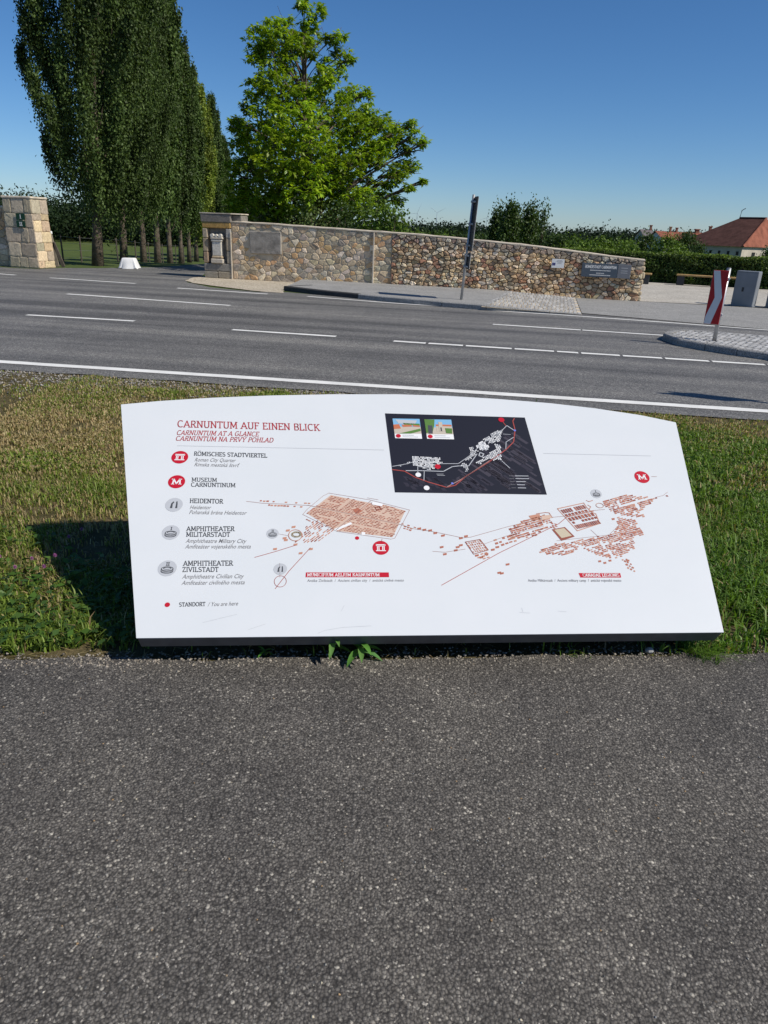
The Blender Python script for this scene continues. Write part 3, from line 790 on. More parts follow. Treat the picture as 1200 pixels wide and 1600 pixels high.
# slab-serif capitals as strokes: (width, polylines, serif feet)
def arcp(cx, cy, rx, ry, a0, a1, n=9): return [(cx + rx * math.cos(math.radians(a0 + (a1 - a0) * i / (n - 1))), cy + ry * math.sin(math.radians(a0 + (a1 - a0) * i / (n - 1)))) for i in range(n)]
GL = {
 'A': (.78, [[(.06, 0), (.39, 1), (.72, 0)], [(.19, .33), (.59, .33)]], [(.06, 0), (.72, 0)]),
 'B': (.66, [[(.14, 0), (.14, 1)], [(.14, 1)] + arcp(.36, .76, .22, .24, 90, -90) + [(.14, .52)], [(.14, .52)] + arcp(.36, .26, .25, .26, 90, -90) + [(.14, 0)]], []),
 'C': (.72, [arcp(.40, .5, .33, .5, 48, 312, 15)], []),
 'D': (.76, [[(.14, 0), (.14, 1)], [(.14, 1)] + arcp(.34, .5, .36, .5, 90, -90, 13) + [(.14, 0)]], []),
 'E': (.64, [[(.14, 0), (.14, 1)], [(.05, 1), (.56, 1), (.56, .84)], [(.14, .52), (.47, .52)], [(.05, 0), (.59, 0), (.59, .17)]], []),
 'F': (.60, [[(.14, 0), (.14, 1)], [(.05, 1), (.55, 1), (.55, .84)], [(.14, .52), (.46, .52)]], [(.14, 0)]),
 'G': (.78, [arcp(.40, .5, .33, .5, 48, 345, 15) + [(.70, .44), (.46, .44)]], []),
 'H': (.80, [[(.15, 0), (.15, 1)], [(.65, 0), (.65, 1)], [(.15, .52), (.65, .52)]], [(.15, 0), (.15, 1), (.65, 0), (.65, 1)]),
 'I': (.34, [[(.17, 0), (.17, 1)]], [(.17, 0), (.17, 1)]),
 'K': (.74, [[(.15, 0), (.15, 1)], [(.63, 1), (.18, .48)], [(.28, .60), (.66, 0)]], [(.15, 0), (.15, 1), (.66, 0), (.62, 1)]),
 'L': (.60, [[(.15, 0), (.15, 1)], [(.05, 0), (.56, 0), (.56, .2)]], [(.15, 1)]),
 'M': (.94, [[(.13, 0), (.16, 1), (.47, .18), (.78, 1), (.81, 0)]], [(.13, 0), (.81, 0), (.12, 1), (.82, 1)]),
 'N': (.80, [[(.14, 0), (.14, 1), (.66, 0), (.66, 1)]], [(.14, 0), (.66, 1), (.1, 1)]),
 'O': (.82, [arcp(.41, .5, .34, .5, 0, 360, 19)], []),
 'P': (.64, [[(.14, 0), (.14, 1)], [(.14, 1)] + arcp(.35, .73, .24, .27, 90, -90) + [(.14, .46)]], [(.14, 0)]),
 'R': (.70, [[(.14, 0), (.14, 1)], [(.14, 1)] + arcp(.35, .74, .22, .26, 90, -90) + [(.14, .48)], [(.36, .48), (.62, 0)]], [(.14, 0), (.63, 0)]),
 'S': (.60, [arcp(.30, .75, .22, .25, 35, 270, 10) + arcp(.30, .25, .24, .25, 90, -145, 10)], []),
 'T': (.66, [[(.33, 0), (.33, 1)], [(.05, .82), (.05, 1), (.61, 1), (.61, .82)]], [(.33, 0)]),
 'U': (.78, [[(.14, 1), (.14, .34)] + arcp(.39, .32, .25, .32, 180, 360, 10) + [(.64, 1)]], [(.14, 1), (.64, 1)]),
 'V': (.74, [[(.06, 1), (.37, 0), (.68, 1)]], [(.06, 1), (.68, 1)]),
 'Y': (.72, [[(.06, 1), (.36, .48), (.66, 1)], [(.36, .48), (.36, 0)]], [(.06, 1), (.66, 1), (.36, 0)]),
 'Z': (.64, [[(.09, .83), (.09, 1), (.55, 1), (.07, 0), (.57, 0), (.57, .17)]], []),
 '/': (.5, [[(.05, -.1), (.42, 1.05)]], []), ' ': (.32, [], [])}
for k, b in (('Ö', 'O'), ('Ä', 'A')): GL[k] = (GL[b][0], GL[b][1] + [[(GL[b][0] / 2 - .15, 1.2), (GL[b][0] / 2 - .13, 1.2)], [(GL[b][0] / 2 + .13, 1.2), (GL[b][0] / 2 + .15, 1.2)]], GL[b][2])
GL['Ý'] = (GL['Y'][0], GL['Y'][1] + [[(.32, 1.15), (.46, 1.33)]], GL['Y'][2])
def slabtext(pr, ink, text, p0, p1, cap, weight=.13, slant=-.1, lay=1, track=.06):
    """between two photo points of the base line; cap height in photo pixels"""
    a, b = UV(*p0), UV(*p1); L = np.linalg.norm(b - a); d = (b - a) / L; up = np.array([-d[1], d[0]])
    m_ = ((p0[0] + p1[0]) / 2, (p0[1] + p1[1]) / 2); hgt = abs(np.dot(UV(m_[0], m_[1] - cap) - UV(*m_), up))
    tot = sum(GL[c][0] + track for c in text) - track; sx = L / tot; x = 0
    for c in text:
        wd_, strokes, feet = GL[c]
        def T(p): return a + d * ((x + p[0]) * sx + slant * p[1] * hgt) + up * p[1] * hgt
        th = weight * hgt
        for st in strokes: pr.stroke(ink, [T((p[0], min(max(p[1], weight * .35), 1 - weight * .35) if p[1] <= 1.06 else p[1])) for p in st], th, lay)
        for f in feet:
            hh = .12; zz_ = weight * .3 if f[1] == 0 else 1 - weight * .3
            pr.stroke(ink, [T((f[0] - hh, zz_)), T((f[0] + hh, zz_))], th * .75, lay)
        x += wd_ + track
FONTCACHE = {}
def sanstext(pr, ink, text, p0, p1, xh, slant=.22, lay=1, fatten=.0):
    """small italic lower-case lines, from the built-in typeface"""
    cu = bpy.data.curves.new('t', 'FONT'); cu.body = text; cu.size = 1; cu.offset = fatten; cu.resolution_u = 2
    o = bpy.data.objects.new('t', cu); COL.objects.link(o)
    dg = bpy.context.evaluated_depsgraph_get(); me = bpy.data.meshes.new_from_object(o.evaluated_get(dg))
    vv = [v.co.copy() for v in me.vertices]; ff = [tuple(p.vertices) for p in me.polygons]
    bpy.data.objects.remove(o); bpy.data.curves.remove(cu); bpy.data.meshes.remove(me)
    if not vv: return
    mx = max(v.x for v in vv)
    a, b = UV(*p0), UV(*p1); L = np.linalg.norm(b - a); d = (b - a) / L; up = np.array([-d[1], d[0]])
    m_ = ((p0[0] + p1[0]) / 2, (p0[1] + p1[1]) / 2); hgt = abs(np.dot(UV(m_[0], m_[1] - xh) - UV(*m_), up)) / .52   # x-height to em
    V_ = []
    for v in vv:
        q = a + d * (v.x / mx * L + slant * v.y * hgt) + up * (v.y * hgt); V_.append(B3(q[0], q[1], .0004 + .0004 * lay))
    FF = []
    for f in ff:
        n_ = (Vector(V_[f[1]]) - Vector(V_[f[0]])).cross(Vector(V_[f[2]]) - Vector(V_[f[0]])); FF.append(f if n_.dot(BN) > 0 else f[::-1])
    pr.mb.setdefault(ink, MB()).add(V_, FF)

pr = Print()
slabtext(pr, 'title', 'CARNUNTUM AUF EINEN BLICK', (277, 667.5), (500, 673.5), 10.5, .115)
slabtext(pr, 'title', 'CARNUNTUM AT A GLANCE', (275.5, 679.5), (404, 682), 7.2, .115, .12)
slabtext(pr, 'title', 'CARNUNTUM NA PRVÝ POHLAD', (274, 688.5), (426.5, 691.5), 7.2, .12, .12)
pr.build('title_text', board)
pr = Print(); pr.line('lgrey', [(277, 696.5), (600, 703.2)], .0022); pr.build('rule_line', board); pr = Print(); pr.line('lgrey', [(849, 708.5), (1017, 712.5)], .0022); pr.build('rule_line', board)
pr = Print()
for t_, a, b, c in (('RÖMISCHES STADTVIERTEL', (303, 712), (417.5, 715.3), 6.4), ('MUSEUM', (299.5, 752.5), (339, 753.2), 6.2), ('CARNUNTINUM', (298.5, 760.5), (368, 761.5), 6.4),
                    ('HEIDENTOR', (296.5, 786), (348.5, 787), 7), ('AMPHITHEATER', (291.5, 830), (366.5, 830), 7.4), ('MILITÄRSTADT', (291, 838.8), (359.5, 838.8), 7.2),
                    ('AMPHITHEATER', (286.5, 884.2), (364, 883.8), 7.8), ('ZIVILSTADT', (285, 893.8), (341.5, 893.6), 7.6), ('STANDORT', (280, 948), (321, 947), 6.4)):
    slabtext(pr, 'dark', t_, a, b, c, .135)
for t_, a, b, c in (('Roman City Quarter', (303.5, 721), (367.5, 722.3), 4.2), ('Rímska mestská štvrť', (303, 728.5), (372.5, 730), 4.2), ('Heidentor', (296, 795.5), (329, 795.8), 4.4), ('Pohanská brána Heidentor', (295, 803.2), (384.5, 804.5), 4.5),
                    ('Amphitheatre Military City', (290, 848.2), (384, 848.6), 4.8), ('Amfiteáter vojenského mesta', (289, 857.2), (391.5, 857), 4.8), ('Amphitheatre Civilian City', (284.5, 904.3), (380, 903.5), 5), ('Amfiteáter civilného mesta', (283.5, 914), (382, 913), 5),
                    ('/ You are here', (324.5, 947.5), (371.5, 946), 4.8)):
    sanstext(pr, 'mid', t_, a, b, c, fatten=.004)
pr.build('legend_text', board)

def icon(px, py, rpx, kind, ink):
    c = UV(px, py); r = (UV(px + rpx, py) - UV(px - rpx, py))[0] / 2
    p = Print(); p.disc(ink, c, r); d = p.build('icon_disc', board); p = Print()
    def S(i, pts, w_): p.stroke(i, [(c[0] + x * r, c[1] + y * r) for x, y in pts], w_ * r, 2)
    if kind == 'temple':
        S('white', [(-.55, -.42), (.55, -.42)], .12); S('white', [(-.52, .42), (.52, .42)], .14); S('white', [(-.45, .24), (.45, .24)], .09); S('white', [(-.52, .48), (-.52, .3)], .1); S('white', [(.52, .48), (.52, .3)], .1)
        for x in (-.4, -.22, .22, .4): S('white', [(x, -.36), (x, .22)], .11)
    elif kind == 'M':
        S('white', [(-.42, -.38), (-.36, .38), (0, -.3), (.36, .38), (.42, -.38)], .17); 
        for x, y in ((-.42, -.38), (.42, -.38), (-.42, .38), (.42, .38)): S('white', [(x - .15, y), (x + .15, y)], .1)
    elif kind == 'gate':
        p.poly('dark', [(c[0] + x * r, c[1] + y * r) for x, y in ((-.42, -.5), (-.14, -.5), (-.16, .1), (.0, .34), (-.1, .5), (-.34, .2))], 2)
        p.poly('dark', [(c[0] + x * r, c[1] + y * r) for x, y in ((.18, -.5), (.42, -.5), (.40, .1), (.34, .52), (.2, .45), (.22, 0))], 2)
    else:
        for x in ((0,) if kind == 'amph1' else (-.1, .1)):
            S('dark', [(x, .34), (x, .72)], .09); S('dark', [(x - .09, .34), (x + .09, .34)], .06); S('dark', [(x - .09, .72), (x + .09, .72)], .06)
        p.ring('dark', (c[0], c[1] - .08 * r), .62 * r, .08 * r, 2, 20, .26 * r); p.ring('dark', (c[0], c[1] - .02 * r), .40 * r, .06 * r, 2, 18, .13 * r)
        S('dark', [(-.62, -.1), (-.62, -.4)], .08); S('dark', [(.62, -.1), (.62, -.4)], .08); p.stroke('dark', [(c[0] + .62 * r * math.cos(a_), c[1] + (-.38 + .26 * math.sin(a_)) * r) for a_ in np.linspace(math.pi, 2 * math.pi, 12)], .08 * r, 2)
        for k_ in range(9): x = -.5 + k_ * .125; S('dark', [(x, -.22 - .1 * math.cos(x * 1.6)), (x, -.44 - .1 * math.cos(x * 1.6))], .06)
    p.build('icon_symbol', d)
for a in ((281, 714.5, 13.2, 'temple', 'red'), (276, 752.8, 13.4, 'M', 'red'), (272, 788.8, 13.7, 'gate', 'lgrey'), (267, 832, 14, 'amph1', 'lgrey'), (261.5, 888, 14.8, 'amph2', 'lgrey'),
          (426, 833.8, 9.6, 'amph2', 'lgrey'), (438, 889.3, 10.5, 'gate', 'lgrey'), (595, 856, 13, 'temple', 'red'), (1003, 745.5, 11.5, 'M', 'red'), (931.5, 771.5, 8.5, 'amph1', 'lgrey')): icon(*a)
for (px, py, r) in ((261.5, 945, 4.2), (558, 840.8, 3.3)):
    p = Print(); c = UV(px, py); p.disc('red', c, (UV(px + r, py) - UV(px - r, py))[0] / 2); p.build('location_dot', board)
# red name banners
p = Print(); p.px('red', [(478, 894.5), (607.5, 894.5), (608, 902), (477.5, 902)]); bn = p.build('name_banner', board)
p = Print(); slabtext(p, 'white', 'MUNICIPIUM AELIUM KARNUNTUM', (480, 900.9), (593, 900.9), 5.2, .15, 0, 2); p.build('banner_text', bn)
p = Print(); sanstext(p, 'mid', 'Antike Zivilstadt  /  Ancient civilian city  /  antické civilné mesto', (480, 909.3), (631, 908.7), 3.1, .1); p.build('caption_text', board)
p = Print(); p.px('red', [(904, 895.5), (969, 895.5), (970.5, 902.5), (907, 902.5)]); bn = p.build('name_banner', board)
p = Print(); slabtext(p, 'white', 'CANABAE LEGIONIS', (911, 901.3), (968, 901.3), 5.0, .15, 0, 2); p.build('banner_text', bn)
p = Print(); sanstext(p, 'mid', 'Antike Militärstadt  /  Ancient military camp  /  antické vojenské mesto', (825, 909), (971, 909), 3.1, .1); p.build('caption_text', board)

# ---- the big map
def inpoly(p, poly):
    r = False
    for i in range(len(poly)):
        a, b = poly[i], poly[i - 1]
        if (a[1] > p[1]) != (b[1] > p[1]) and p[0] < (b[0] - a[0]) * (p[1] - a[1]) / (b[1] - a[1]) + a[0]: r = not r
    return r
def dseg(p, a, b):
    p, a, b = map(np.array, (p, a, b)); t_ = np.clip(np.dot(p - a, b - a) / np.dot(b - a, b - a), 0, 1); return np.linalg.norm(p - a - (b - a) * t_)
def blocks(pr, poly, e1, e2, s1, s2, f1, f2, inks, streets=(), skip=.05, lay=1, jit=.3, sw=1.1):
    """houses on a street grid; e1,e2 directions in photo pixels"""
    e1 = np.array(e1, float); e1 /= np.linalg.norm(e1); e2 = np.array(e2, float); e2 /= np.linalg.norm(e2)
    c = np.mean(poly, axis=0); R_ = max(np.linalg.norm(np.array(q) - c) for q in poly) * 1.5
    for i in range(-int(R_ / s1) - 1, int(R_ / s1) + 2):
        for j in range(-int(R_ / s2) - 1, int(R_ / s2) + 2):
            p = c + e1 * s1 * (i + random.uniform(-jit, jit) * .4) + e2 * s2 * (j + random.uniform(-jit, jit) * .3)
            if random.random() < skip or not inpoly(p, poly) or any(dseg(p, a, b) < sw for a, b in streets): continue
            a_ = e1 * s1 * f1 / 2 * random.uniform(.7, 1.1); b_ = e2 * s2 * f2 / 2 * random.uniform(.7, 1.15)
            pr.px(random.choice(inks), [p - a_ - b_, p + a_ - b_, p + a_ + b_, p - a_ + b_], lay)
pr = Print()
city = [(518, 774), (550, 780), (577, 786), (579, 783.5), (585, 790), (600, 789), (633, 798.5), (613, 839.5), (567, 834.5), (525, 829), (500, 814), (480, 802)]
pr.px('peach', [(517, 773.5), (577, 785.5), (585, 790.5), (600, 788.5), (633.5, 798), (613.5, 839.5), (525, 829.5), (479, 802)], 0)
st = [((483, 790), (625, 819.5)), ((578, 783), (523, 828)), ((600, 812), (592, 838)), ((500, 780), (478, 801)), ((548, 780), (500, 815)), ((610, 793), (590, 837)), ((500, 783), (630, 810)), ((495, 806), (612, 832))]
blocks(pr, city, (142, 29), (-53, 42), 4.6, 3.1, .8, .55, ['terra', 'terra', 'terra3', 'terra3', 'terra3'], st, .10)
pr.line('cline', [(481, 789.5), (627, 820)], .0022, 2); pr.line('cline', [(579, 783), (524, 829)], .003, 2)
pr.line('white', [(548, 818), (524, 828)], .012, 2); pr.line('white', [(583, 786.5), (596, 789)], .016, 2); pr.px('white', [(565, 831.5), (571, 832), (570, 836.5), (564.5, 836)], 2)
pr.px('terra', [(551, 796), (560, 794), (566, 799), (556, 803)], 2); pr.stroke('terra3', [UV(586, 793), UV(593, 791.5), UV(595.5, 796), UV(588.5, 797.5)], .004, 3, True)
wallp = [(514, 770.5), (577, 781), (640, 797), (637, 803), (617, 841), (611, 842.5), (527, 830.5), (473, 804), (480, 796), (505, 775)]
pr.stroke('cline', [UV(*q) for q in wallp], .0018, 1, True)
pr.line('cline', [(385, 783.5), (395, 784.5), (410, 786.5), (440, 787.5), (483, 790)], .002)
blocks(pr, [(400, 782), (483, 785), (483, 793), (420, 791)], (1, .05), (-.4, 1), 5, 3.2, .8, .7, ['terra2', 'terra'], [((385, 783.5), (483, 790))], .35, sw=1.0)
# western suburb
blocks(pr, [(478, 815), (497, 813), (525, 829), (512, 836), (500, 846), (470, 848), (458, 848), (475, 832)], (1, -.75), (.4, 1), 6, 3, .85, .6, ['terra', 'terra2', 'terra3'], [], .22)
blocks(pr, [(465, 809), (478, 808), (490, 814), (484, 817)], (1, .4), (-.5, 1), 5, 3, .9, .6, ['terra3', 'terra'], [], .2)
c = UV(461.5, 836.5); rr = (UV(472, 836) - UV(451, 836))[0] / 2
pr.ring('terra2', c, rr, .003, 2); pr.ring('tan', (c[0] + .004, c[1] + .004), rr * .62, .008, 2, ry=rr * .42)
for q in ((450, 829), (445, 841), (430, 858), (470, 864.5), (459, 823.5), (462, 851), (486, 858), (447, 844)): pr.px('terra2', [(q[0] - 3, q[1] - 1.2), (q[0] + 3, q[1] - 2), (q[0] + 2.5, q[1] + 1.3), (q[0] - 3.4, q[1] + 1.8)])
pr.line('rline', [(398, 871), (430, 862), (462, 852)], .0024); pr.line('rline', [(430, 920), (452, 892), (485, 856)], .0024); c = UV(438, 908.5); pr.ring('rline', c, .024, .002, 1, ry=.026); pr.line('cline', [(437, 880), (437.5, 902)], .0012); pr.line('cline', [(436, 834.5), (450, 837)], .0014)
pr.line('cline', [(574, 778), (591, 781)], .0018); pr.line('rline', [(597, 842), (596, 848)], .0016)
# road between the towns
pr.line('cline', [(627, 820), (645, 826), (672, 830), (690, 833.5), (723, 840.5), (735, 839.5), (790, 824), (845, 810), (883, 806.5)], .002)
blocks(pr, [(628, 818), (650, 822), (645, 830), (628, 827)], (1, .3), (-.4, 1), 5, 3, .8, .6, ['terra2', 'terra'], [], .15)
for q in ((655, 826), (663, 828), (672, 829), (680, 833), (692, 837), (690, 855), (695, 866), (715, 855), (712, 860), (720, 852), (780, 895), (784, 896), (793, 882), (720, 841), (728, 838), (770, 859), (777, 855), (752, 871), (745, 868), (760, 866)):
    pr.px('terra', [(q[0] - 3, q[1] - 1), (q[0] + 3, q[1] - 2), (q[0] + 3, q[1] + 1), (q[0] - 2.4, q[1] + 2)])
fort = [(727, 847), (750, 843), (763, 859.5), (740, 866)]
pr.stroke('terra3', [UV(*q) for q in fort], .003, 2, True); blocks(pr, fort, (1, -.18), (.75, 1), 3.6, 4.2, .6, .8, ['terra', 'terra2'], [], .06)
pr.line('cline', [(676, 861.5), (695, 863), (727, 858)], .0018); pr.line('cline', [(757, 850), (790, 838), (850, 822)], .0016); pr.line('rline', [(690, 914.5), (780, 864), (873, 818.5), (888, 806)], .0026)
wc = [(797, 826), (820, 812), (850, 803), (866, 812), (857, 823), (835, 838), (820, 841), (798, 841)]
blocks(pr, wc, (1, -.28), (.55, 1), 4.4, 3.3, .95, .8, ['terra', 'terra2', 'terra3'], [((800, 838), (870, 815))], .08)
blocks(pr, [(770, 842), (800, 834), (810, 845), (795, 855), (772, 848)], (1, -.3), (.5, 1), 7, 5, .7, .6, ['terra', 'terra2'], [], .25)
blocks(pr, [(740, 868), (760, 863), (765, 870), (755, 876)], (1, -.3), (.5, 1), 6, 4, .7, .6, ['terra2'], [], .1); blocks(pr, [(858, 815), (872, 820), (868, 827), (860, 824)], (1, .2), (.5, 1), 5, 4, .7, .6, ['terra'], [], .1)
pr.px('terra2', [(826, 806), (843, 803), (845, 812), (832, 814.5)], 1); pr.px('peach', [(846, 806), (860, 804.5), (863, 809), (846, 813)], 2); pr.line('terra', [(838, 803), (852, 801), (858, 801.5), (863, 809)], .003, 2)
# fortress
fz = [(871, 795), (912, 786), (916, 792), (924, 800), (931, 803), (937, 818), (902, 829.5)]
pr.stroke('terra2', [UV(*q) for q in fz], .004, 1, True)
def FQ(a, b):   # inside fortress: a along the street, b down
    A0 = np.array((875, 796.5)); return A0 + np.array((40, -9)) * a + np.array((28, 31)) * b
for row, (b0, b1, nb, a0, a1) in enumerate(((.02, .2, 11, 0, .92), (.24, .34, 7, 0, .9), (.42, .58, 8, 0, 1.0), (.62, .72, 8, .02, 1.0), (.79, .97, 13, .0, .95))):
    for k_ in range(nb):
        x0 = a0 + (a1 - a0) * k_ / nb; x1 = x0 + (a1 - a0) / nb * .7
        if random.random() < .06: continue
        pr.px('terra3' if random.random() < .8 else 'terra', [FQ(x0, b0), FQ(x1, b0), FQ(x1, b1), FQ(x0, b1)], 2)
pr.line('terra', [FQ(-.02, .37), FQ(1.05, .37)], .004, 2)
pr.px('terra3', [(862, 827.3), (882.5, 823.5), (898, 838.5), (877, 845.3)], 1); pr.px('tan', [(866, 828), (881.3, 825.2), (893.5, 837.2), (877.5, 841)], 2)
pr.line('cline', [(923, 828), (934, 838)], .0016); pr.line('cline', [(953, 834.5), (968, 820)], .0016); pr.line('cline', [(870, 845), (950, 836)], .0016); pr.line('cline', [(920, 798.5), (945, 796)], .002)
IN3 = ['terra', 'terra2', 'terra', 'terra', 'terra3', 'terra2']
blocks(pr, [(939, 783), (981, 773), (994, 776), (1030, 775.5), (1008, 793), (997, 800.5), (1010, 806), (1004, 809), (980, 806), (964, 804), (953, 797), (946, 792)], (1, -.28), (.55, 1), 4.0, 2.9, .95, .8, IN3, [((945, 796), (1034, 774)), ((960, 780), (985, 806)), ((985, 776), (1000, 796))], .05)
blocks(pr, [(964, 808), (993, 812), (995, 823), (1006, 832), (1004, 838), (990, 836), (991, 858), (964, 873), (937, 869), (918, 860), (910, 857), (880, 868), (836, 864), (868, 850), (910.5, 843), (954.6, 835), (966, 823)], (1, -.3), (.6, 1), 4.0, 2.9, .95, .8, IN3, [((880, 846), (975, 872)), ((930, 838), (960, 872)), ((860, 862), (985, 845))], .05)
blocks(pr, [(970, 874), (980, 873), (990, 886), (994, 897), (986, 893)], (1, .5), (-.6, 1), 5, 3.6, .75, .65, IN3, [], .1)
pr.line('cline', [(1025, 777), (1036, 774.5), (1043, 769)], .0016); pr.px('terra3', [(1040, 774), (1043, 774), (1044.5, 776), (1041, 776)])
for q in ((937, 877), (945, 879.5), (953, 876), (981, 876), (958, 811)): pr.px('terra', [(q[0] - 2.5, q[1] - 1), (q[0] + 2, q[1] - 1.6), (q[0] + 2.6, q[1] + 1.2), (q[0] - 1.6, q[1] + 1.8)])
c = UV(937, 790); pr.ring('terra2', c, .017, .0025, 2, ry=.013); pr.line('terra', [(916, 782), (920, 784), (926, 782)], .003, 1); pr.line('terra2', [(918, 789), (923, 792), (920, 797)], .003, 2); pr.line('cline', [(1018, 744.8), (1026, 744.8)], .0022)
# scratches and marks along the lower edge
for pts in (((317, 973), (345, 966), (370, 960)), ((388, 984), (415, 975)), ((497, 989.5), (508, 985), (535, 980.5), (580, 978)), ((533, 955), (538, 946)), ((812, 957), (828, 958)), ((872, 955), (885, 956)), ((815, 950), (817, 956))): pr.line('lgrey', pts, .0011)
pr.build('town_map', board)

# ---- dark inset map
TL_, TR_, BR_, BL_ = (np.array(q, float) for q in ((601.5, 646), (820, 652.5), (854.5, 773), (617, 769.5)))
Hq = [UV(*q) for q in (TL_, TR_, BR_, BL_)]
def IN(x, y):      # inset picture 0..1, y down (bilinear)
    return (Hq[0] * (1 - x) + Hq[1] * x) * (1 - y) + (Hq[3] * (1 - x) + Hq[2] * x) * y
Cx = np.linalg.inv(np.array([[0, 0, 1], [1, 0, 1], [1, 1, 1]]).T) if False else None
def zin(X, Y):     # zoomed-photo pixel (4.286x, origin 590,635) -> board
    return UV(590 + X / 4.286, 635 + Y / 4.286)
p = Print(); p.poly('navy', Hq, 1); inset_o = p.build('inset_map', board)
p = Print()
random.seed(5)
for k_ in range(150):
    x, y = random.uniform(.3, .97), random.uniform(.25, .97)
    if x + y * .6 < .95 or (x < .55 and y < .62): continue
    a_ = random.uniform(.03, .10); b_ = random.uniform(.008, .02); th = .95
    ca, sa_ = math.cos(th), math.sin(th)
    q = [(x + dx * ca - dy * sa_ * .8, y + dx * sa_ + dy * ca) for dx, dy in ((-a_, -b_), (a_, -b_), (a_, b_), (-a_, b_))]
    if all(.01 < u < .99 and .01 < v < .99 for u, v in q): p.poly(random.choice(['navy2', 'navy3', 'navy2']), [IN(*u) for u in q], 2)
for k_ in range(40):
    x, y = random.uniform(.05, .6), random.uniform(.8, .95); q = [(x, y), (x + .03, y + .005), (x + .05, y + .05), (x + .02, y + .05)]
    p.poly('navy3', [IN(*u) for u in q], 2)
p.build('field_pattern', inset_o)
p = Print()
def ZL(ink, pts, wd, lay=4): p.stroke(ink, [zin(*q) for q in pts], wd, lay)
ZL('rline', [(100, 425), (180, 435), (250, 475), (330, 505), (460, 543), (520, 530), (590, 470), (750, 370), (860, 290), (910, 240), (920, 160), (905, 100), (915, 82)], .005)
ZL('cline', [(460, 543), (560, 490), (750, 365)], .004); ZL('lgrey', [(100, 403), (180, 390), (235, 375)], .003); ZL('lgrey', [(415, 385), (540, 385), (620, 330), (700, 250), (830, 165), (865, 130)], .003); ZL('lgrey', [(190, 432), (300, 432), (440, 437), (500, 405), (545, 400), (610, 400), (665, 320)], .004)
ZL('lgrey', [(865, 130), (915, 163)], .004); ZL('lgrey', [(858, 290), (860, 240), (915, 205)], .003); ZL('rline', [(830, 95), (858, 130)], .004); ZL('lgrey', [(830, 365), (885, 415)], .003); ZL('lgrey', [(268, 400), (270, 455)], .003); ZL('lgrey', [(312, 430), (310, 500)], .003)
p.build('route_print', inset_o); p = Print()
def zblocks(poly, e1, e2, s1, s2, f, skip, inks=('white', 'lgrey', 'white')):
    c_ = np.mean(poly, axis=0); e1 = np.array(e1, float); e1 /= np.linalg.norm(e1); e2 = np.array(e2, float); e2 /= np.linalg.norm(e2)
    for i in range(-40, 41):
        for j in range(-40, 41):
            q = c_ + e1 * s1 * i + e2 * s2 * j
            if inpoly(q, poly) and random.random() > skip:
                a_, b_ = e1 * s1 * f / 2, e2 * s2 * f / 2; p.poly(random.choice(inks), [zin(*(q - a_ - b_)), zin(*(q + a_ - b_)), zin(*(q + a_ + b_)), zin(*(q - a_ + b_))], 4)
zblocks([(235, 335), (415, 340), (420, 420), (340, 425), (235, 395)], (1, .05), (.1, 1), 9, 8, .8, .12)
zblocks([(130, 395), (220, 373), (220, 385), (140, 405)], (1, -.2), (0, 1), 12, 7, .7, .3); zblocks([(415, 375), (470, 378), (470, 390), (415, 390)], (1, 0), (0, 1), 12, 7, .7, .3)
zblocks([(705, 225), (790, 165), (835, 160), (820, 235), (750, 255)], (1, -.5), (.5, 1), 10, 9, .75, .12); zblocks([(655, 265), (700, 230), (745, 265), (735, 300), (680, 290)], (1, -.5), (.5, 1), 11, 10, .9, .05)
zblocks([(600, 330), (640, 290), (680, 300), (620, 355), (585, 370)], (1, -.6), (.5, 1), 9, 9, .7, .2); zblocks([(660, 380), (740, 320), (790, 290), (785, 250), (825, 260), (830, 360), (790, 365), (740, 350), (690, 385)], (1, -.5), (.5, 1), 11, 9, .75, .12)
zblocks([(555, 385), (595, 380), (615, 430), (590, 440)], (1, -.2), (.4, 1), 10, 9, .7, .2); zblocks([(610, 280), (640, 265), (650, 295), (620, 305)], (1, -.2), (.4, 1), 10, 9, .7, .2)
tag(p.build('town_print', inset_o), kind='stuff'); p = Print()
p.stroke('lgrey', [zin(685, 310), zin(710, 320), zin(700, 340), zin(678, 332)], .005, 5, True); p.build('fort_outline', inset_o)
for X, Y, r_, ink in ((402, 405, .014, 'red'), (828, 92, .015, 'red'), (272, 460, .013, 'white'), (328, 548, .013, 'white'), (918, 163, .006, 'blue'), (500, 518, .006, 'blue')): p = Print(); p.disc(ink, zin(X, Y), r_, 6, 18); p.build('map_dot', inset_o)
p = Print()
for Y, x1 in ((467, 1008), (485, 1012), (505, 990), (526, 985), (547, 992)):
    ZL('mid', [(880 + (Y - 467) * .2, Y), (910 + (Y - 467) * .2, Y)], .002); ZL('lgrey', [(920 + (Y - 467) * .25, Y), (x1, Y + 1)], .0035)
ZL('lgrey', [(840, 187), (890, 190)], .002); ZL('lgrey', [(395, 455), (440, 455)], .002); ZL('lgrey', [(400, 463), (450, 464)], .002)
tag(p.build('map_key', inset_o), kind='stuff')
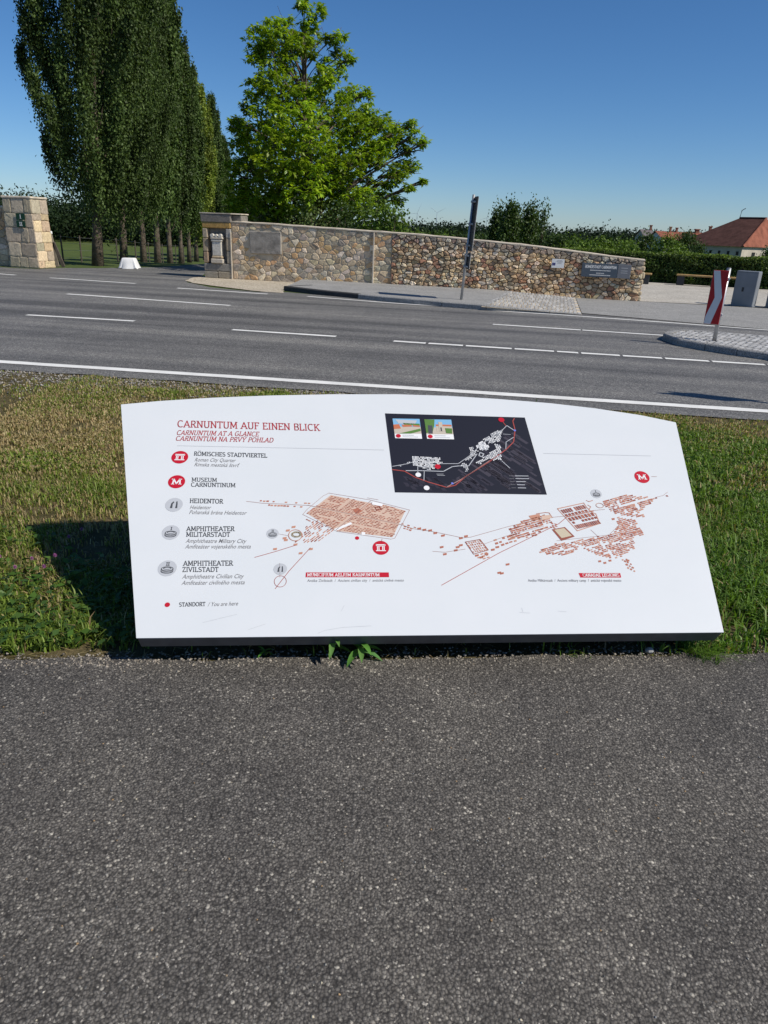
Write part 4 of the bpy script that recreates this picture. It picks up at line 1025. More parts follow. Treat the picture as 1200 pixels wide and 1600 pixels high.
for X0, X1, Y0, Y1, sh, kind in ((100, 280, 83, 218, 18, 0), (312, 492, 88, 222, 20, 1)):
    p = Print()
    def PH_(x, y): return zin(X0 + (X1 - X0) * x + sh * y, Y0 + (Y1 - Y0) * y)
    def pq(ink, pts, lay): p.poly(ink, [PH_(*q) for q in pts], lay)
    pq('white', [(0, 0), (1, .02), (1, 1), (0, .97)], 3)
    pq('sky', [(.0, 0), (1, .02), (1, .42), (0, .4)], 4); pq('sand', [(0, .4), (1, .42), (1, .75), (0, .75)], 4)
    if kind == 0:
        pq('lgrey', [(.1, .05), (.9, .1), (.8, .28), (.2, .25)], 5); pq('brick', [(0, .3), (.22, .28), (.26, .5), (0, .52)], 5); pq('brick', [(.3, .3), (.66, .32), (.7, .4), (.34, .42)], 5); pq('green', [(.15, .75), (.98, .5), (.99, .62), (.6, .75)], 5); pq('green', [(.35, .22), (.98, .26), (.98, .36), (.4, .3)], 5); pq('brick', [(.72, .32), (.98, .36), (.98, .42), (.72, .4)], 6)
    else:
        pq('green', [(0, 0), (.38, .02), (.34, .3), (.25, .62), (0, .7)], 5); pq('dark', [(.1, .3), (.26, .32), (.24, .72), (.08, .72)], 6); pq('sand', [(.4, .26), (.98, .3), (.98, .6), (.4, .6)], 5); pq('brick', [(.4, .26), (.98, .28), (.98, .36), (.4, .34)], 6); pq('sand', [(.5, .14), (.64, .15), (.64, .6), (.5, .6)], 7); pq('dark', [(.55, .42), (.6, .42), (.6, .6), (.55, .6)], 8); pq('green', [(.72, .45), (.98, .47), (.96, .72), (.74, .7)], 7)
    p.disc('red', PH_(.13, .86), .012, 5, 16); p.stroke('lgrey', [PH_(.3, .82), PH_(.7, .83)], .004, 5); p.stroke('lgrey', [PH_(.3, .9), PH_(.85, .92)], .003, 5)
    p.build('inset_photo', inset_o)
#FURNITURE
# ================================================================== signs on the wall
random.seed(11)
M['sign_dark'] = printmat('slate_sign', (.075, .095, .12), .4); M['sign_grey'] = printmat('grey_sign', (.17, .175, .19), .4); M['notice_white'] = printmat('notice_white', (.72, .74, .74), .4)
def wall_rect(x0, y0, x1, y1):
    a = ONWALL(x0, y0); b = ONWALL(x1, y0); c = ONWALL(x0, y1); d = ONWALL(x1, y1)
    return (a[0] + c[0]) / 2, (b[0] + d[0]) / 2, (c[1] + d[1]) / 2, (a[1] + b[1]) / 2
WANG = math.atan2(WU.y, WU.x)
def wall_thing(name, s0, s1, z0, z1, depth):
    return empty(name, WP((s0 + s1) / 2, z0, .10), WANG)
s0, s1, z0, z1 = wall_rect(908, 412, 985, 433.5); zc_l = ONWALL(908, 412)[1]; 
ws = wall_thing('wall_sign', s0, s1, z0, z1, .1); tag(ws, 'dark slate-grey name sign with white lettering near the low wall end', 'sign')
W_, H_ = s1 - s0, z1 - z0; sp_ = W_ * .735
mb = MB(); mb.bbox((-W_ / 2 + sp_ / 2, 0, H_ / 2), (sp_ - .003, .1, H_), .006); mb.build('name_panel', M['sign_dark'], ws)
mb = MB(); mb.bbox((W_ / 2 - (W_ - sp_) / 2, 0, H_ / 2), (W_ - sp_ - .003, .1, H_), .006); mb.build('emblem_panel', M['sign_grey'], ws)
def flat_strokes(text, x0, x1, zb, cap, weight, ydepth, mb):
    tot = sum(GL[c][0] + .06 for c in text) - .06; sx = (x1 - x0) / tot; x = 0
    for c in text:
        for stv in GL[c][1] + [[(f[0] - .1, f[1]), (f[0] + .1, f[1])] for f in GL[c][2]]:
            for a, b in zip(stv[:-1], stv[1:]):
                A = np.array([x0 + (x + a[0]) * sx, zb + a[1] * cap]); B = np.array([x0 + (x + b[0]) * sx, zb + b[1] * cap]); d = B - A; L = np.linalg.norm(d)
                if L < 1e-6: continue
                d /= L; n_ = np.array([-d[1], d[0]]) * weight * cap / 2
                q = [A - n_, B - n_, B + n_, A + n_]; mb.add([(u, ydepth, v) for u, v in q], [(0, 1, 2, 3)])
        x += GL[c][0] + .06
mb = MB(); flat_strokes('RÖMERSTADT CARNUNTUM', -W_ / 2 + .09, -W_ / 2 + sp_ - .04, H_ * .66, H_ * .2, .2, -.0515, mb); mb.build('lettering', M['white_print'], ws)
for x0, x1, z in ((.24, .80, .50), (.42, .62, .30), (.24, .80, .16)):
    mb = MB(); x = -W_ / 2 + sp_ * x0
    while x < -W_ / 2 + sp_ * x1: l = random.uniform(.012, .03); mb.box((x + l / 2, -.051, H_ * z), (l, .001, .022)); x += l + .007
    mb.build('small_print', M['white_print'], ws)
mb = MB()
for z in (.75, .55, .4): mb.box((W_ / 2 - (W_ - sp_) / 2, -.051, H_ * z), ((W_ - sp_) * .5, .001, .008))
mb.build('emblem_lines', M['white_print'], ws)
s0, s1, z0, z1 = wall_rect(862, 404.5, 881.5, 418.5)
wn_ = empty('wall_notice', WP((s0 + s1) / 2, z0, .085), WANG); tag(wn_, 'small white notice with a blue flag mounted on the rubble wall', 'notice')
W_, H_ = s1 - s0, z1 - z0
mb = MB(); mb.bbox((0, 0, H_ / 2), (W_, .02, H_), .003); mb.build('notice_panel', M['notice_white'], wn_)
M['eu_blue'] = printmat('flag_blue', (.01, .03, .2), .4); M['eu_gold'] = printmat('flag_gold', (.7, .5, .05), .4)
mb = MB(); mb.box((-W_ * .32, -.0115, H_ * .42), (.085, .002, .065)); fl = mb.build('flag', M['eu_blue'], wn_)
mb = MB()
for k_ in range(12): a_ = k_ * math.pi / 6; mb.box((-W_ * .32 + .02 * math.cos(a_), -.0135, H_ * .42 + .02 * math.sin(a_)), (.004, .001, .004))
mb.build('stars', M['eu_gold'], fl)
mb = MB()
for i in range(5): mb.box((W_ * .12, -.0105, H_ * (.85 - i * .09)), (W_ * random.uniform(.3, .5), .001, .006))
mb.build('text_lines', INK['mid'], wn_)

# ================================================================== tall road sign seen almost edge on
base = Vector(G(720.5, 468, PZ)); topv = Vector(AT(740.5, 304, base.y)); ax = (topv - base); SL = ax.length; ax.normalize()
rs = empty('road_sign', base); tag(rs, 'tall leaning road sign on a galvanised pole, its plates seen edge on', 'road sign')
mb = MB(); mb.tube([Vector((0, 0, -.05)), ax * SL], .032, 10); mb.build('pole', M['galv'], rs, smooth=True)
vdir = (base - Vector((0, 0, 0))); vdir.z = 0; vdir.normalize()
pdir = (Matrix.Rotation(math.radians(9.5), 3, 'Z') @ vdir)      # plates run almost along the line of sight
nn = -ax.cross(pdir).normalized(); pdir = nn.cross(ax).normalized()
RS = Matrix((pdir, nn, ax)).transposed()
mb = MB(); mb.bbox(ax * (SL - .62) + nn * .045, (.63, .035, 1.16), .008, RS); pl1 = mb.build('sign_plate', M['dark_metal'], rs)
mb = MB(); mb.bbox(ax * (SL - 1.42) + nn * .045, (.50, .03, .36), .008, RS); pl2 = mb.build('sign_plate', M['dark_metal'], rs)
mb = MB(); mb.bbox(ax * (SL - .62) + nn * .068, (.6, .006, 1.12), .002, RS); mb.build('sign_face', M['notice_white'], pl1)
mb = MB(); mb.bbox(ax * (SL - 1.42) + nn * .064, (.47, .006, .33), .002, RS); mb.build('sign_face', M['notice_white'], pl2)
for d_ in (.15, .62, 1.08, 1.3, 1.54):
    mb = MB(); mb.bbox(ax * (SL - d_) + nn * .012, (.46, .03, .04), .006, RS); mb.bbox(ax * (SL - d_) - nn * .02, (.085, .05, .05), .006, RS); mb.build('clamp', M['galv'], rs)

# ================================================================== traffic island, its marker and cobbles
isl_px = [(1034.5, 531), (1040, 527.2), (1056, 524.6), (1085, 525), (1130, 528), (1200, 534.5), (1320, 547), (1320, 590), (1200, 563), (1150, 556), (1100, 548), (1058, 540)]
isl = [Vector(G(*q)) for q in isl_px]
IZ = .11
isl_c = sum(isl, Vector()) / len(isl)
isle = tag(polysheet('traffic_island', [p + (isl_c - p).normalized() * .1 for p in isl], IZ - .03, M['mortar']), kind='structure')
for i in range(len(isl)):
    a, b = isl[i], isl[(i + 1) % len(isl)]; L = (b - a).length; k_ = max(1, round(L / .55))
    for j in range(k_): 
        p, q = a + (b - a) * j / k_, a + (b - a) * (j + 1) / k_
        if (Vector((-(q - p).y, (q - p).x, 0))).dot(isl_c - p) < 0: p, q = q, p
        kerbstone(p, q, -.02, IZ + random.uniform(-.004, .004), .13, M['kerb'], isle)
inner = [tuple((p + (isl_c - p).normalized() * .17)[:2]) for p in isl]
mb = MB(); x0, x1 = min(p[0] for p in inner), max(p[0] for p in inner); y0, y1 = min(p[1] for p in inner), max(p[1] for p in inner)
ang = -.12; y = y0; row = 0
ca, sa_ = math.cos(ang), math.sin(ang)
for i in range(-60, 80):
    for j in range(-40, 60):
        lx, ly = i * .112 + .05 * (j % 2), j * .108
        p = (x0 + lx * ca - ly * sa_, y0 + lx * sa_ + ly * ca)
        if inpoly(p, inner):
            g = random.uniform(.36, .62); w2 = random.uniform(.085, .104)
            sett_mesh(mb, p, w2, random.uniform(.085, .1), ang + random.uniform(-.08, .08), IZ + random.uniform(-.004, .006), .05, (g, g * .985, g * .95))
tag(mb.build('setts', M['sett'], isle, usecol=True), kind='stuff')
mk_b = Vector(G(1116, 532.5, IZ)); mk = empty('lane_marker', mk_b)
tag(mk, 'red and white traffic marker plate on a post in the cobbled island', 'traffic sign')
mk_t = Vector(AT(1141, 420, mk_b.y)); MH = mk_t.z - IZ
mb = MB(); mb.tube([(0, 0, -.05), (0, 0, MH)], .034, 12); mb.tube([(0, 0, MH), (0, 0, MH + .012)], [.036, .03], 12); mb.build('post', M['galv'], mk, smooth=True)
M['sign_red'] = printmat('retroreflective_red', (.42, .02, .025), .35); M['sign_white'] = printmat('retroreflective_white', (.68, .68, .68), .35)
md = Matrix.Rotation(math.radians(-24), 3, 'Z')
PWm, PHm = .225, .82; pc_ = md @ Vector((-.10, -.05, 0)); pz1 = MH - .03
def MP(x, y, d): return md @ Vector((-.10 + (x - .5) * PWm, -.05 - d, 0)) + Vector((0, 0, pz1 - y * PHm))
mb = MB(); mb.bbox(md @ Vector((-.10, -.05, 0)) + Vector((0, 0, pz1 - PHm / 2)), (PWm, .022, PHm), .004, md); pp = mb.build('marker_plate', M['sign_red'], mk)
q = [(.0, .005), (.43, .005), (.87, .49), (.46, .995), (0, .995), (.04, .86), (.40, .5)]
mesh('white_arrow', [MP(max(.01, x), y, .0125) for x, y in q], [tuple(range(6, -1, -1))], M['sign_white'], pp)
for z in (.15, .7):
    mb = MB(); mb.bbox(md @ Vector((0, -.02, 0)) + Vector((0, 0, MH - z)), (.09, .07, .035), .006, md); mb.build('clamp', M['galv'], mk)

# sign just outside the picture on the near verge: its shadow lies on the road
os_ = empty('verge_sign', (6.1, 6.8, 0)); tag(os_, 'upright traffic plate on a pole at the right verge, shadow on the road', 'traffic sign')
mb = MB(); mb.tube([(0, 0, -.05), (0, 0, 3.05)], .03, 10); mb.build('pole', M['galv'], os_, smooth=True)
mb = MB(); mb.bbox((0, -.05, 2.68), (.46, .02, .70), .006, Matrix.Rotation(math.radians(10), 3, 'Z')); mb.build('sign_plate', M['notice_white'], os_)

# ================================================================== grey steles and benches on the plaza
M['stele'] = plain('stele_metal', (.20, .215, .235), .5, .35, .12, 3, .05, 80)
def stele(px, py, wd, dp, ht, rz, label):
    p = Vector(G(px, py, .016)); o = empty('grey_stele', p, rz); tag(o, label, 'stele', 'grey metal steles on the plaza')
    mb = MB(); mb.bbox((wd / 2, dp / 2, ht / 2), (wd, dp, ht), .012); mb.build('casing', M['stele'], o)
    mb = MB(); mb.box((wd / 2, -.0015, ht - .035), (wd - .03, .003, .004)); mb.build('lid_seam', M['dark_metal'], o)
    mb = MB(); mb.bbox((wd * .42, -.004, ht * .48), (.055, .012, .11), .003); mb.build('handle_recess', M['dark_metal'], o)
    mb = MB(); mb.box((wd / 2, dp / 2, .012), (wd + .04, dp + .04, .024)); mb.build('foot_plate', M['stele'], o)
    return o
b0 = Vector(G(1141, 477, .016)); b1 = Vector(G(1166, 481, .016)); sw_ = .56
rz_ = math.atan2((b1 - b0).y, (b1 - b0).x) * .55
stele(1141, 477, sw_, .28, Vector(AT(1153, 423.5, b0.y)).z, rz_, 'grey metal stele box with a dark recess, behind the red and white marker')
stele(1195, 480, sw_, .28, .95, rz_, 'grey metal stele box cut off by the right picture edge')
def bench(pxa, pya, pxb, pyb, label):
    a, b = Vector(G(pxa, pya, .016)), Vector(G(pxb, pyb, .016)); L = (b - a).length; o = empty('bench', a, math.atan2((b - a).y, (b - a).x)); tag(o, label, 'bench', 'backless benches in front of the hedge')
    mb = MB(); mb.bbox((L / 2, .0, .37), (L + .1, .36, .06), .01); mb.build('seat', M['wood'], o)
    for x in (.12, L * .62 if L > 2 else L - .15): mb = MB(); mb.bbox((x, 0, .17), (.26, .34, .34), .012); mb.build('leg', M['dark_metal'], o)
bench(1057, 445, 1152, 451, 'wooden plank bench on dark blocks, behind the red and white marker')
bench(962, 441, 1014, 444, 'wooden plank bench half hidden behind the low end of the stone wall')

#HEDGE / VEGETATION
# ================================================================== leaves
def rand_unit(n, g=rng):
    v = g.normal(size=(n, 3)); return v / np.linalg.norm(v, axis=1)[:, None]
def leaf_quads(C, D, N, L, Wd):
    """diamond leaves: centre C, direction D, normal N"""
    D = D / np.linalg.norm(D, axis=1)[:, None]; S = np.cross(D, N); S /= np.maximum(np.linalg.norm(S, axis=1), 1e-6)[:, None]
    L = np.broadcast_to(L, (len(C),))[:, None]; Wd = np.broadcast_to(Wd, (len(C),))[:, None]
    up = np.cross(S, D)
    V = np.empty((len(C), 4, 3)); V[:, 0] = C - D * L / 2; V[:, 1] = C + S * Wd / 2 + up * Wd * .12; V[:, 2] = C + D * L / 2 - up * L * .06; V[:, 3] = C - S * Wd / 2 + up * Wd * .12
    F = np.arange(len(C) * 4).reshape(-1, 4); return V.reshape(-1, 3), F
def leafcols(n, cols, var=.25, g=rng):
    c = np.array(cols)[g.integers(0, len(cols), n)]; return c * (1 + g.uniform(-var, var, (n, 1)))
def clumps(centres, sig, per, size, cols, g=rng, updir=.3, colvar=.25, wr=.62, clumpvar=.18):
    """many leaves around each clump centre"""
    centres = np.asarray(centres); n = len(centres); sig = np.broadcast_to(np.asarray(sig, float), (n, 3)) if np.ndim(sig) < 2 else np.asarray(sig)
    off = g.normal(size=(n, per, 3)) * sig[:, None, :]; C = (centres[:, None, :] + off).reshape(-1, 3)
    D = rand_unit(len(C), g) + np.array([0, 0, updir]); N = rand_unit(len(C), g) * .8 + np.array([0, 0, .5]) + (off / np.maximum(np.linalg.norm(off, axis=2, keepdims=True), 1e-6)).reshape(-1, 3) * .5
    s = size * g.uniform(.7, 1.3, len(C)); V, F = leaf_quads(C, D, N, s, s * wr)
    cb = 1 + g.uniform(-clumpvar, clumpvar, (n, 1)); col = leafcols(len(C), cols, colvar, g) * np.repeat(cb, per, axis=0)
    return V, F, col
def merge(parts):
    Vs, Fs, Cs = [], [], []; b = 0
    for V, F, c in parts: Vs.append(V); Fs.append(F + b); Cs.append(c); b += len(V)
    return np.concatenate(Vs), np.concatenate(Fs), np.concatenate(Cs)
def bezier(a, b, c, n): return [a * (1 - t) ** 2 + b * 2 * t * (1 - t) + c * t * t for t in np.linspace(0, 1, n)]

# ---- poplars of the avenue
POP_COLS = [(.056, .092, .022), (.072, .115, .028), (.092, .138, .036), (.046, .076, .020)]
POP_YEL = [(.17, .22, .03), (.14, .20, .03), (.20, .24, .035)]
def poplar_mesh(H, R, seed, nclump, per, size, cols, z0=1.3):
    g = np.random.default_rng(seed); cs = []; sg = []; tn = []
    # steep branches in whorls carry the clumps
    nb = 78
    for b in range(nb):
        h0 = z0 - .3 + (H * .86 - z0) * (b / nb) ** 1.05; az = b * 2.39996 + g.uniform(-.5, .5)
        prof = math.sin(min(1, (h0 - z0) / (H * .12) * .4 + .6) * math.pi / 2) * (1 - max(0, (h0 - H * .45) / (H * .62)) ** 1.4)
        rmax = R * prof * g.uniform(.68, 1.06); rise = g.uniform(1.8, 3.4) * max(.6, prof); bw = g.uniform(.8, 1.2); tb = g.uniform(.68, 1.34)
        for k_ in range(nclump // nb):
            t_ = g.uniform(.12, 1.0) ** .7; r_ = rmax * (1 - (1 - t_) ** 1.6)
            cs.append((r_ * math.cos(az), r_ * math.sin(az), h0 + rise * t_ ** 1.2)); s_ = (.08 + .13 * (1 - t_)) * bw; sg.append((s_, s_, s_ * 2.6)); tn.append(tb)
    for k_ in range(nclump // 10):
        t_ = g.uniform(0, 1); cs.append((g.normal() * .14, g.normal() * .14, H * .86 + t_ * H * .14)); sg.append((.10, .10, .25)); tn.append(1)
    V_, F_, c_ = clumps(cs, np.array(sg), per, size, cols, g, 1.1, .3, .62, .25); return V_, F_, c_ * np.repeat(np.array(tn), per)[:, None]
def trunk_mesh(H, r0, seed, n=10):
    g = np.random.default_rng(seed); mb = MB(); pts = []; rad = []
    for i in range(9):
        t_ = i / 8; pts.append((math.sin(t_ * 4 + seed) * .05 * t_, math.cos(t_ * 3 + seed) * .05 * t_, -.2 + t_ * H * .85)); rad.append(r0 * (1.35 if i == 0 else 1) * (1 - t_ * .85))
    mb.tube(pts, rad, n)
    for b in range(22):
        h0 = 1.3 + (H * .7) * b / 22; az = b * 2.4; L = g.uniform(.8, 1.6)
        mb.tube([(0, 0, h0), (L * .35 * math.cos(az), L * .35 * math.sin(az), h0 + L * .6), (L * .55 * math.cos(az), L * .55 * math.sin(az), h0 + L * 1.6)], [r0 * .25, r0 * .16, .012], 5)
    return mb
pop_near = [poplar_mesh(16.5, 2.15, 1, 2964, 56, .092, POP_COLS, 1.55), poplar_mesh(16.5, 1.95, 2, 2574, 56, .092, POP_COLS, 1.7)]
pop_far = [poplar_mesh(14, 1.4, 3, 1560, 36, .135, POP_COLS, 1.9), poplar_mesh(14, 1.35, 4, 1560, 36, .135, POP_COLS, 1.9)]
pop_y = poplar_mesh(14, 1.4, 5, 1170, 32, .17, POP_YEL, 1.9)
me_cache = {}
def crown_obj(key, data, m, parent):
    if key not in me_cache:
        o = mesh('crown', data[0], data[1], m, parent, cols=data[2]); me_cache[key] = o.data; return o
    return link(bpy.data.objects.new('crown', me_cache[key]), parent)
def trunk_obj(key, mb, parent):
    if key not in me_cache:
        o = mb.build('trunk', M['bark'], parent, smooth=True); me_cache[key] = o.data; return o
    return link(bpy.data.objects.new('trunk', me_cache[key]), parent)
tk_near, tk_far = trunk_mesh(16, .165, 1), trunk_mesh(13, .15, 2)
ORD = ['first and largest poplar, nearest the left gate pillar', 'second poplar of the avenue, behind the white cloth-covered box', 'third poplar trunk in the avenue, just right of the white box', 'fourth poplar in the avenue from the left', 'fifth poplar in the avenue from the left',
       'sixth poplar in the avenue from the left', 'seventh poplar in the avenue from the left', 'yellowish green poplar far along the avenue', 'paler slim poplar right of the yellowish one, far along the avenue', 'slim dark poplar far along the avenue, showing above the gate pier', 'last visible poplar of the avenue, just left of the bright broad tree']
# base pixel, distance, height, kind
POPS = [((153, 415), 26.9, 17, 'n0', 1.0), ((194, 411), 31.5, 17.5, 'n1', .84), ((225, 414), 36, 18, 'n1', .84), ((247, 411), 40.5, 17.5, 'f0', 1.08), ((266, 410), 45, 15.2, 'f1', 1.0), ((283, 408), 49.5, 13.4, 'f0', .95), ((296, 406), 54, 12.8, 'f1', .95), ((307, 405), 58.5, 12.6, 'y', 1.0), ((320, 403), 63, 12.4, 'y', .8), ((334, 402), 68, 13.0, 'f1', .85), ((350, 401), 73, 10.5, 'f0', .85)]
for i, ((px, py), Y, H_, kd, rs_) in enumerate(POPS):
    p = Vector(AT(px, py, Y)); p.z = TERR(p.x, p.y) if i > 8 else p.z
    t_ = empty('poplar_tree', p, i * 1.7); tag(t_, ORD[i], 'tree', 'poplars of the avenue behind the gate')
    t_.rotation_euler = (Matrix.Rotation((.08, .055, .04, .03, .015)[i] if i < 5 else .03, 3, 'Y') @ Matrix.Rotation(i * 1.7, 3, 'Z')).to_euler(); base_h = 16.5 if kd[0] == 'n' else 14; t_.scale = (rs_, rs_, H_ / base_h)
    if kd[0] == 'n': crown_obj(kd, pop_near[int(kd[1])], M['leaf_poplar'], t_); trunk_obj('tn', tk_near, t_)
    elif kd == 'y': crown_obj('y', pop_y, M['leaf_poplar'], t_); trunk_obj('tf', tk_far, t_)
    else: crown_obj(kd, pop_far[int(kd[1])], M['leaf_poplar'], t_); trunk_obj('tf', tk_far, t_)

# ---- the bright broad tree behind the wall
WY = 28.5
wt_base = Vector(AT(478, 400, WY)); wt_base.z = -.4
wt = empty('walnut_tree', wt_base); tag(wt, 'broad bright green tree with an open top, behind the stone wall', 'tree')
blobs = [(505, 100, 11), (488, 82, 10), (480, 8, 12), (497, 18, 11), (482, 36, 12), (478, 62, 15), (413, 57, 19), (440, 43, 16), (410, 82, 18), (457, 67, 19), (443, 97, 21), (513, 63, 10), (530, 56, 10), (533, 88, 13), (548, 90, 7), (517, 115, 15), (500, 133, 18),
         (410, 133, 20), (450, 133, 26), (473, 152, 28), (393, 167, 13), (433, 177, 28), (487, 187, 34), (543, 150, 15), (574, 146, 9), (540, 180, 28), (577, 173, 13), (593, 193, 15), (567, 200, 23), (643, 193, 7), (650, 212, 13), (617, 207, 16), (600, 227, 16), (633, 233, 13), (664, 222, 7),
         (624, 266, 17), (644, 258, 12), (607, 283, 13), (640, 292, 7), (661, 283, 4), (376, 199, 15), (387, 227, 22), (417, 217, 32), (369, 190, 8), (450, 233, 38), (500, 233, 36), (540, 233, 31), (560, 253, 22), (400, 267, 32), (440, 283, 38), (493, 277, 36), (533, 277, 25), (573, 277, 11), (377, 293, 17), (393, 317, 25), (433, 318, 28), (470, 310, 25), (365, 320, 12), (372, 262, 14), (585, 236, 15), (576, 302, 15), (592, 255, 10), (600, 303, 13), (622, 312, 10), (588, 322, 14), (560, 322, 18), (552, 304, 18), (520, 305, 22)]
g = np.random.default_rng(21); cc = []; pxm = WY / FPX * 1.06
tone = []
limb = MB(); root = Vector((0, 0, -.3)); tops = Vector(AT(479, 30, WY)) - wt_base
def trunkpt(z):
    t_ = min(1, max(0, z / tops.z)); return Vector((tops.x * t_ + .12 * math.sin(t_ * 5), .1 * math.cos(t_ * 6), z))
limb.tube([root, trunkpt(1.0), trunkpt(2.6), trunkpt(4.2), trunkpt(6), trunkpt(8), trunkpt(tops.z)], [.42, .34, .25, .16, .10, .055, .015], 10)
for bx, by, br_ in blobs:
    P0 = Vector(AT(bx, by, WY)) - wt_base; r_ = br_ * pxm
    half = max(.35, 3.4 - abs(P0.x - tops.x * .5) * .75) * min(1, .25 + max(0, (11 - P0.z)) / 9)
    reps = 1 if br_ < 14 else 2; bt = g.uniform(.72, 1.22)
    for k_ in range(reps):
        dy = 0 if reps == 1 else (-half * .8 if k_ == 0 else (half * .8 if k_ == 1 else g.uniform(-.2, .2) * half)); dy += g.uniform(-.3, .3) * half
        P1 = P0
        P1 = Vector((P0.x * (1 + dy / WY), dy, P0.z * (1 + dy / WY * .9)))
        nC = int(12 + (r_ / .32) ** 2.0 * 10)
        dirs = rand_unit(nC, g); rad = r_ * g.uniform(.3, 1.0, nC) ** .7
        pts = np.array(P1) + dirs * rad[:, None] * [1, 1, .85]; cc.append(pts); tone.append(np.full(nC, bt))
        st_ = trunkpt(max(1.6, P1.z - .55 * math.hypot(P1.x - trunkpt(P1.z).x, P1.y) - .4)); mid = (st_ + P1) / 2 + Vector((g.uniform(-.2, .2), g.uniform(-.2, .2), g.uniform(.1, .55)))
        L = (P1 - st_).length; r0_ = min(.075, .012 + L * .013)
        limb.tube(bezier(st_, mid, P1, 6), [r0_ * (1 - .8 * k2 / 5) for k2 in range(6)], 6)
        for k2 in range(4):
            q = P1 + Vector(g.normal(size=3)) * r_ * .6; limb.tube([mid * .4 + P1 * .6, (mid * .2 + P1 * .8 + q) / 2, q], [r0_ * .35, r0_ * .25, .006], 4)
limb.build('trunk', M['bark'], wt, smooth=True)
cc = np.concatenate(cc); tone = np.concatenate(tone); nC = len(cc); per = 11
# rosettes of long leaflets, drooping outwards
az = g.uniform(0, 2 * math.pi, (nC, per)); el = g.uniform(-.95, .45, (nC, per)); D = np.stack([np.cos(az) * np.cos(el), np.sin(az) * np.cos(el), np.sin(el)], -1).reshape(-1, 3)
Ls = g.uniform(.11, .23, nC * per); Cn = np.repeat(cc, per, 0) + D * Ls[:, None] * .55; N = np.tile([0, 0, 1.], (nC * per, 1)) + g.normal(size=(nC * per, 3)) * .35
V, F = leaf_quads(Cn, D, N, Ls, Ls * .40)
WAL = [(.20, .315, .02), (.235, .355, .022), (.27, .385, .024), (.15, .255, .02), (.31, .405, .026)]
cl_var = np.repeat((1 + g.uniform(-.3, .25, (nC, 1))) * tone[:, None], per, 0)
mesh('crown', V, F, M['leaf_walnut'], wt, cols=leafcols(nC * per, WAL, .2, g) * cl_var)

# ---- bushes behind the wall
def bush(name, px, py, Y, wpx, hpx, label, cols, leaf=.12, dens=1.0, cat='bush', group=None, upright=False, m='leaf_bush'):
    """wpx, hpx: half width and height in photo pixels; py = top"""
    top = Vector(AT(px, py, Y)); gzz = TERR(top.x, Y); hh = max(.6, top.z - gzz); rw = wpx * Y / FPX
    o = empty(name, (top.x, Y, gzz)); tag(o, label, cat, group)
    g2 = np.random.default_rng(int(px * 7 + Y)); n_ = int(60 * dens * max(1, rw * hh)); cs = []
    mb = MB(); 
    for k_ in range(9):
        a_ = g2.uniform(0, 6.28); q = Vector((math.cos(a_) * rw * g2.uniform(.2, .6), math.sin(a_) * rw * g2.uniform(.2, .6), hh * g2.uniform(.5, .95))); mb.tube([(0, 0, -.1), q * .5 + Vector((0, 0, .1)), q], [.05, .03, .008], 5)
    mb.build('stem', M['bark'], o)
    for k_ in range(n_):
        t_ = g2.uniform(.05, 1); a_ = g2.uniform(0, 6.28)
        pr_ = math.sqrt(max(.02, 1 - (max(0, t_ - .45) / .56) ** 2)) if not upright else (1 - t_) ** .6 * .9 + .1
        lob = 1 + .22 * math.sin(a_ * 3 + px) + .15 * math.sin(t_ * 9 + a_ * 2)
        r_ = rw * pr_ * lob * g2.uniform(.55, 1.0); cs.append((r_ * math.cos(a_), r_ * math.sin(a_), t_ * hh))
    V, F, c = clumps(cs, (.16, .16, .2 if not upright else .34), 16, leaf, cols, g2, .5 if not upright else 1.2)
    mesh('foliage', V, F, M[m], o, cols=c); return o
BR1 = [(.11, .18, .025), (.13, .205, .03), (.085, .145, .024)]; BR2 = [(.055, .095, .022), (.07, .115, .026), (.045, .08, .02)]; PALE = [(.13, .18, .055), (.16, .21, .07), (.10, .15, .045)]
bush('bush', 487, 322, 25.5, 30, 40, 'pale green bush under the broad tree, left of the others behind the wall', PALE, .1, 1.2)
bush('bush', 535, 320, 25.6, 30, 40, 'dark green bush in the middle below the broad tree limbs', BR2, .1, 1.2)
bush('bush', 580, 316, 25.8, 26, 40, 'green bush behind the wall beneath the right side of the broad tree', BR1, .11, 1.3)
bush('bush', 614, 326, 25.4, 26, 30, 'bright green bush at the right foot of the broad tree, above the wall', BR1, .12, 1.4)
bush('bush', 420, 325, 27, 36, 40, 'shaded bush between the gate pier and the broad tree trunk', BR2, .11, 1.2)
bush('shrub_tree', 800, 327, 44, 26, 50, 'upright dark shrub rising above the wall, right of the road sign', BR2, .15, 1.8, 'shrub', None, True)
bush('shrub_tree', 830, 330, 45, 24, 50, 'bushy upright shrub beside the thin sapling, above the wall', BR2, .15, 1.8, 'shrub', None, True)
bush('sapling', 851, 328, 43.5, 6, 55, 'thin spindly sapling standing above the wall line', BR2, .13, 1.2, 'sapling', None, True)
bush('shrub_tree', 778, 335, 46, 14, 46, 'small dark shrub just left of the upright shrubs above the wall', BR2, .15, 1.8, 'shrub', None, True)
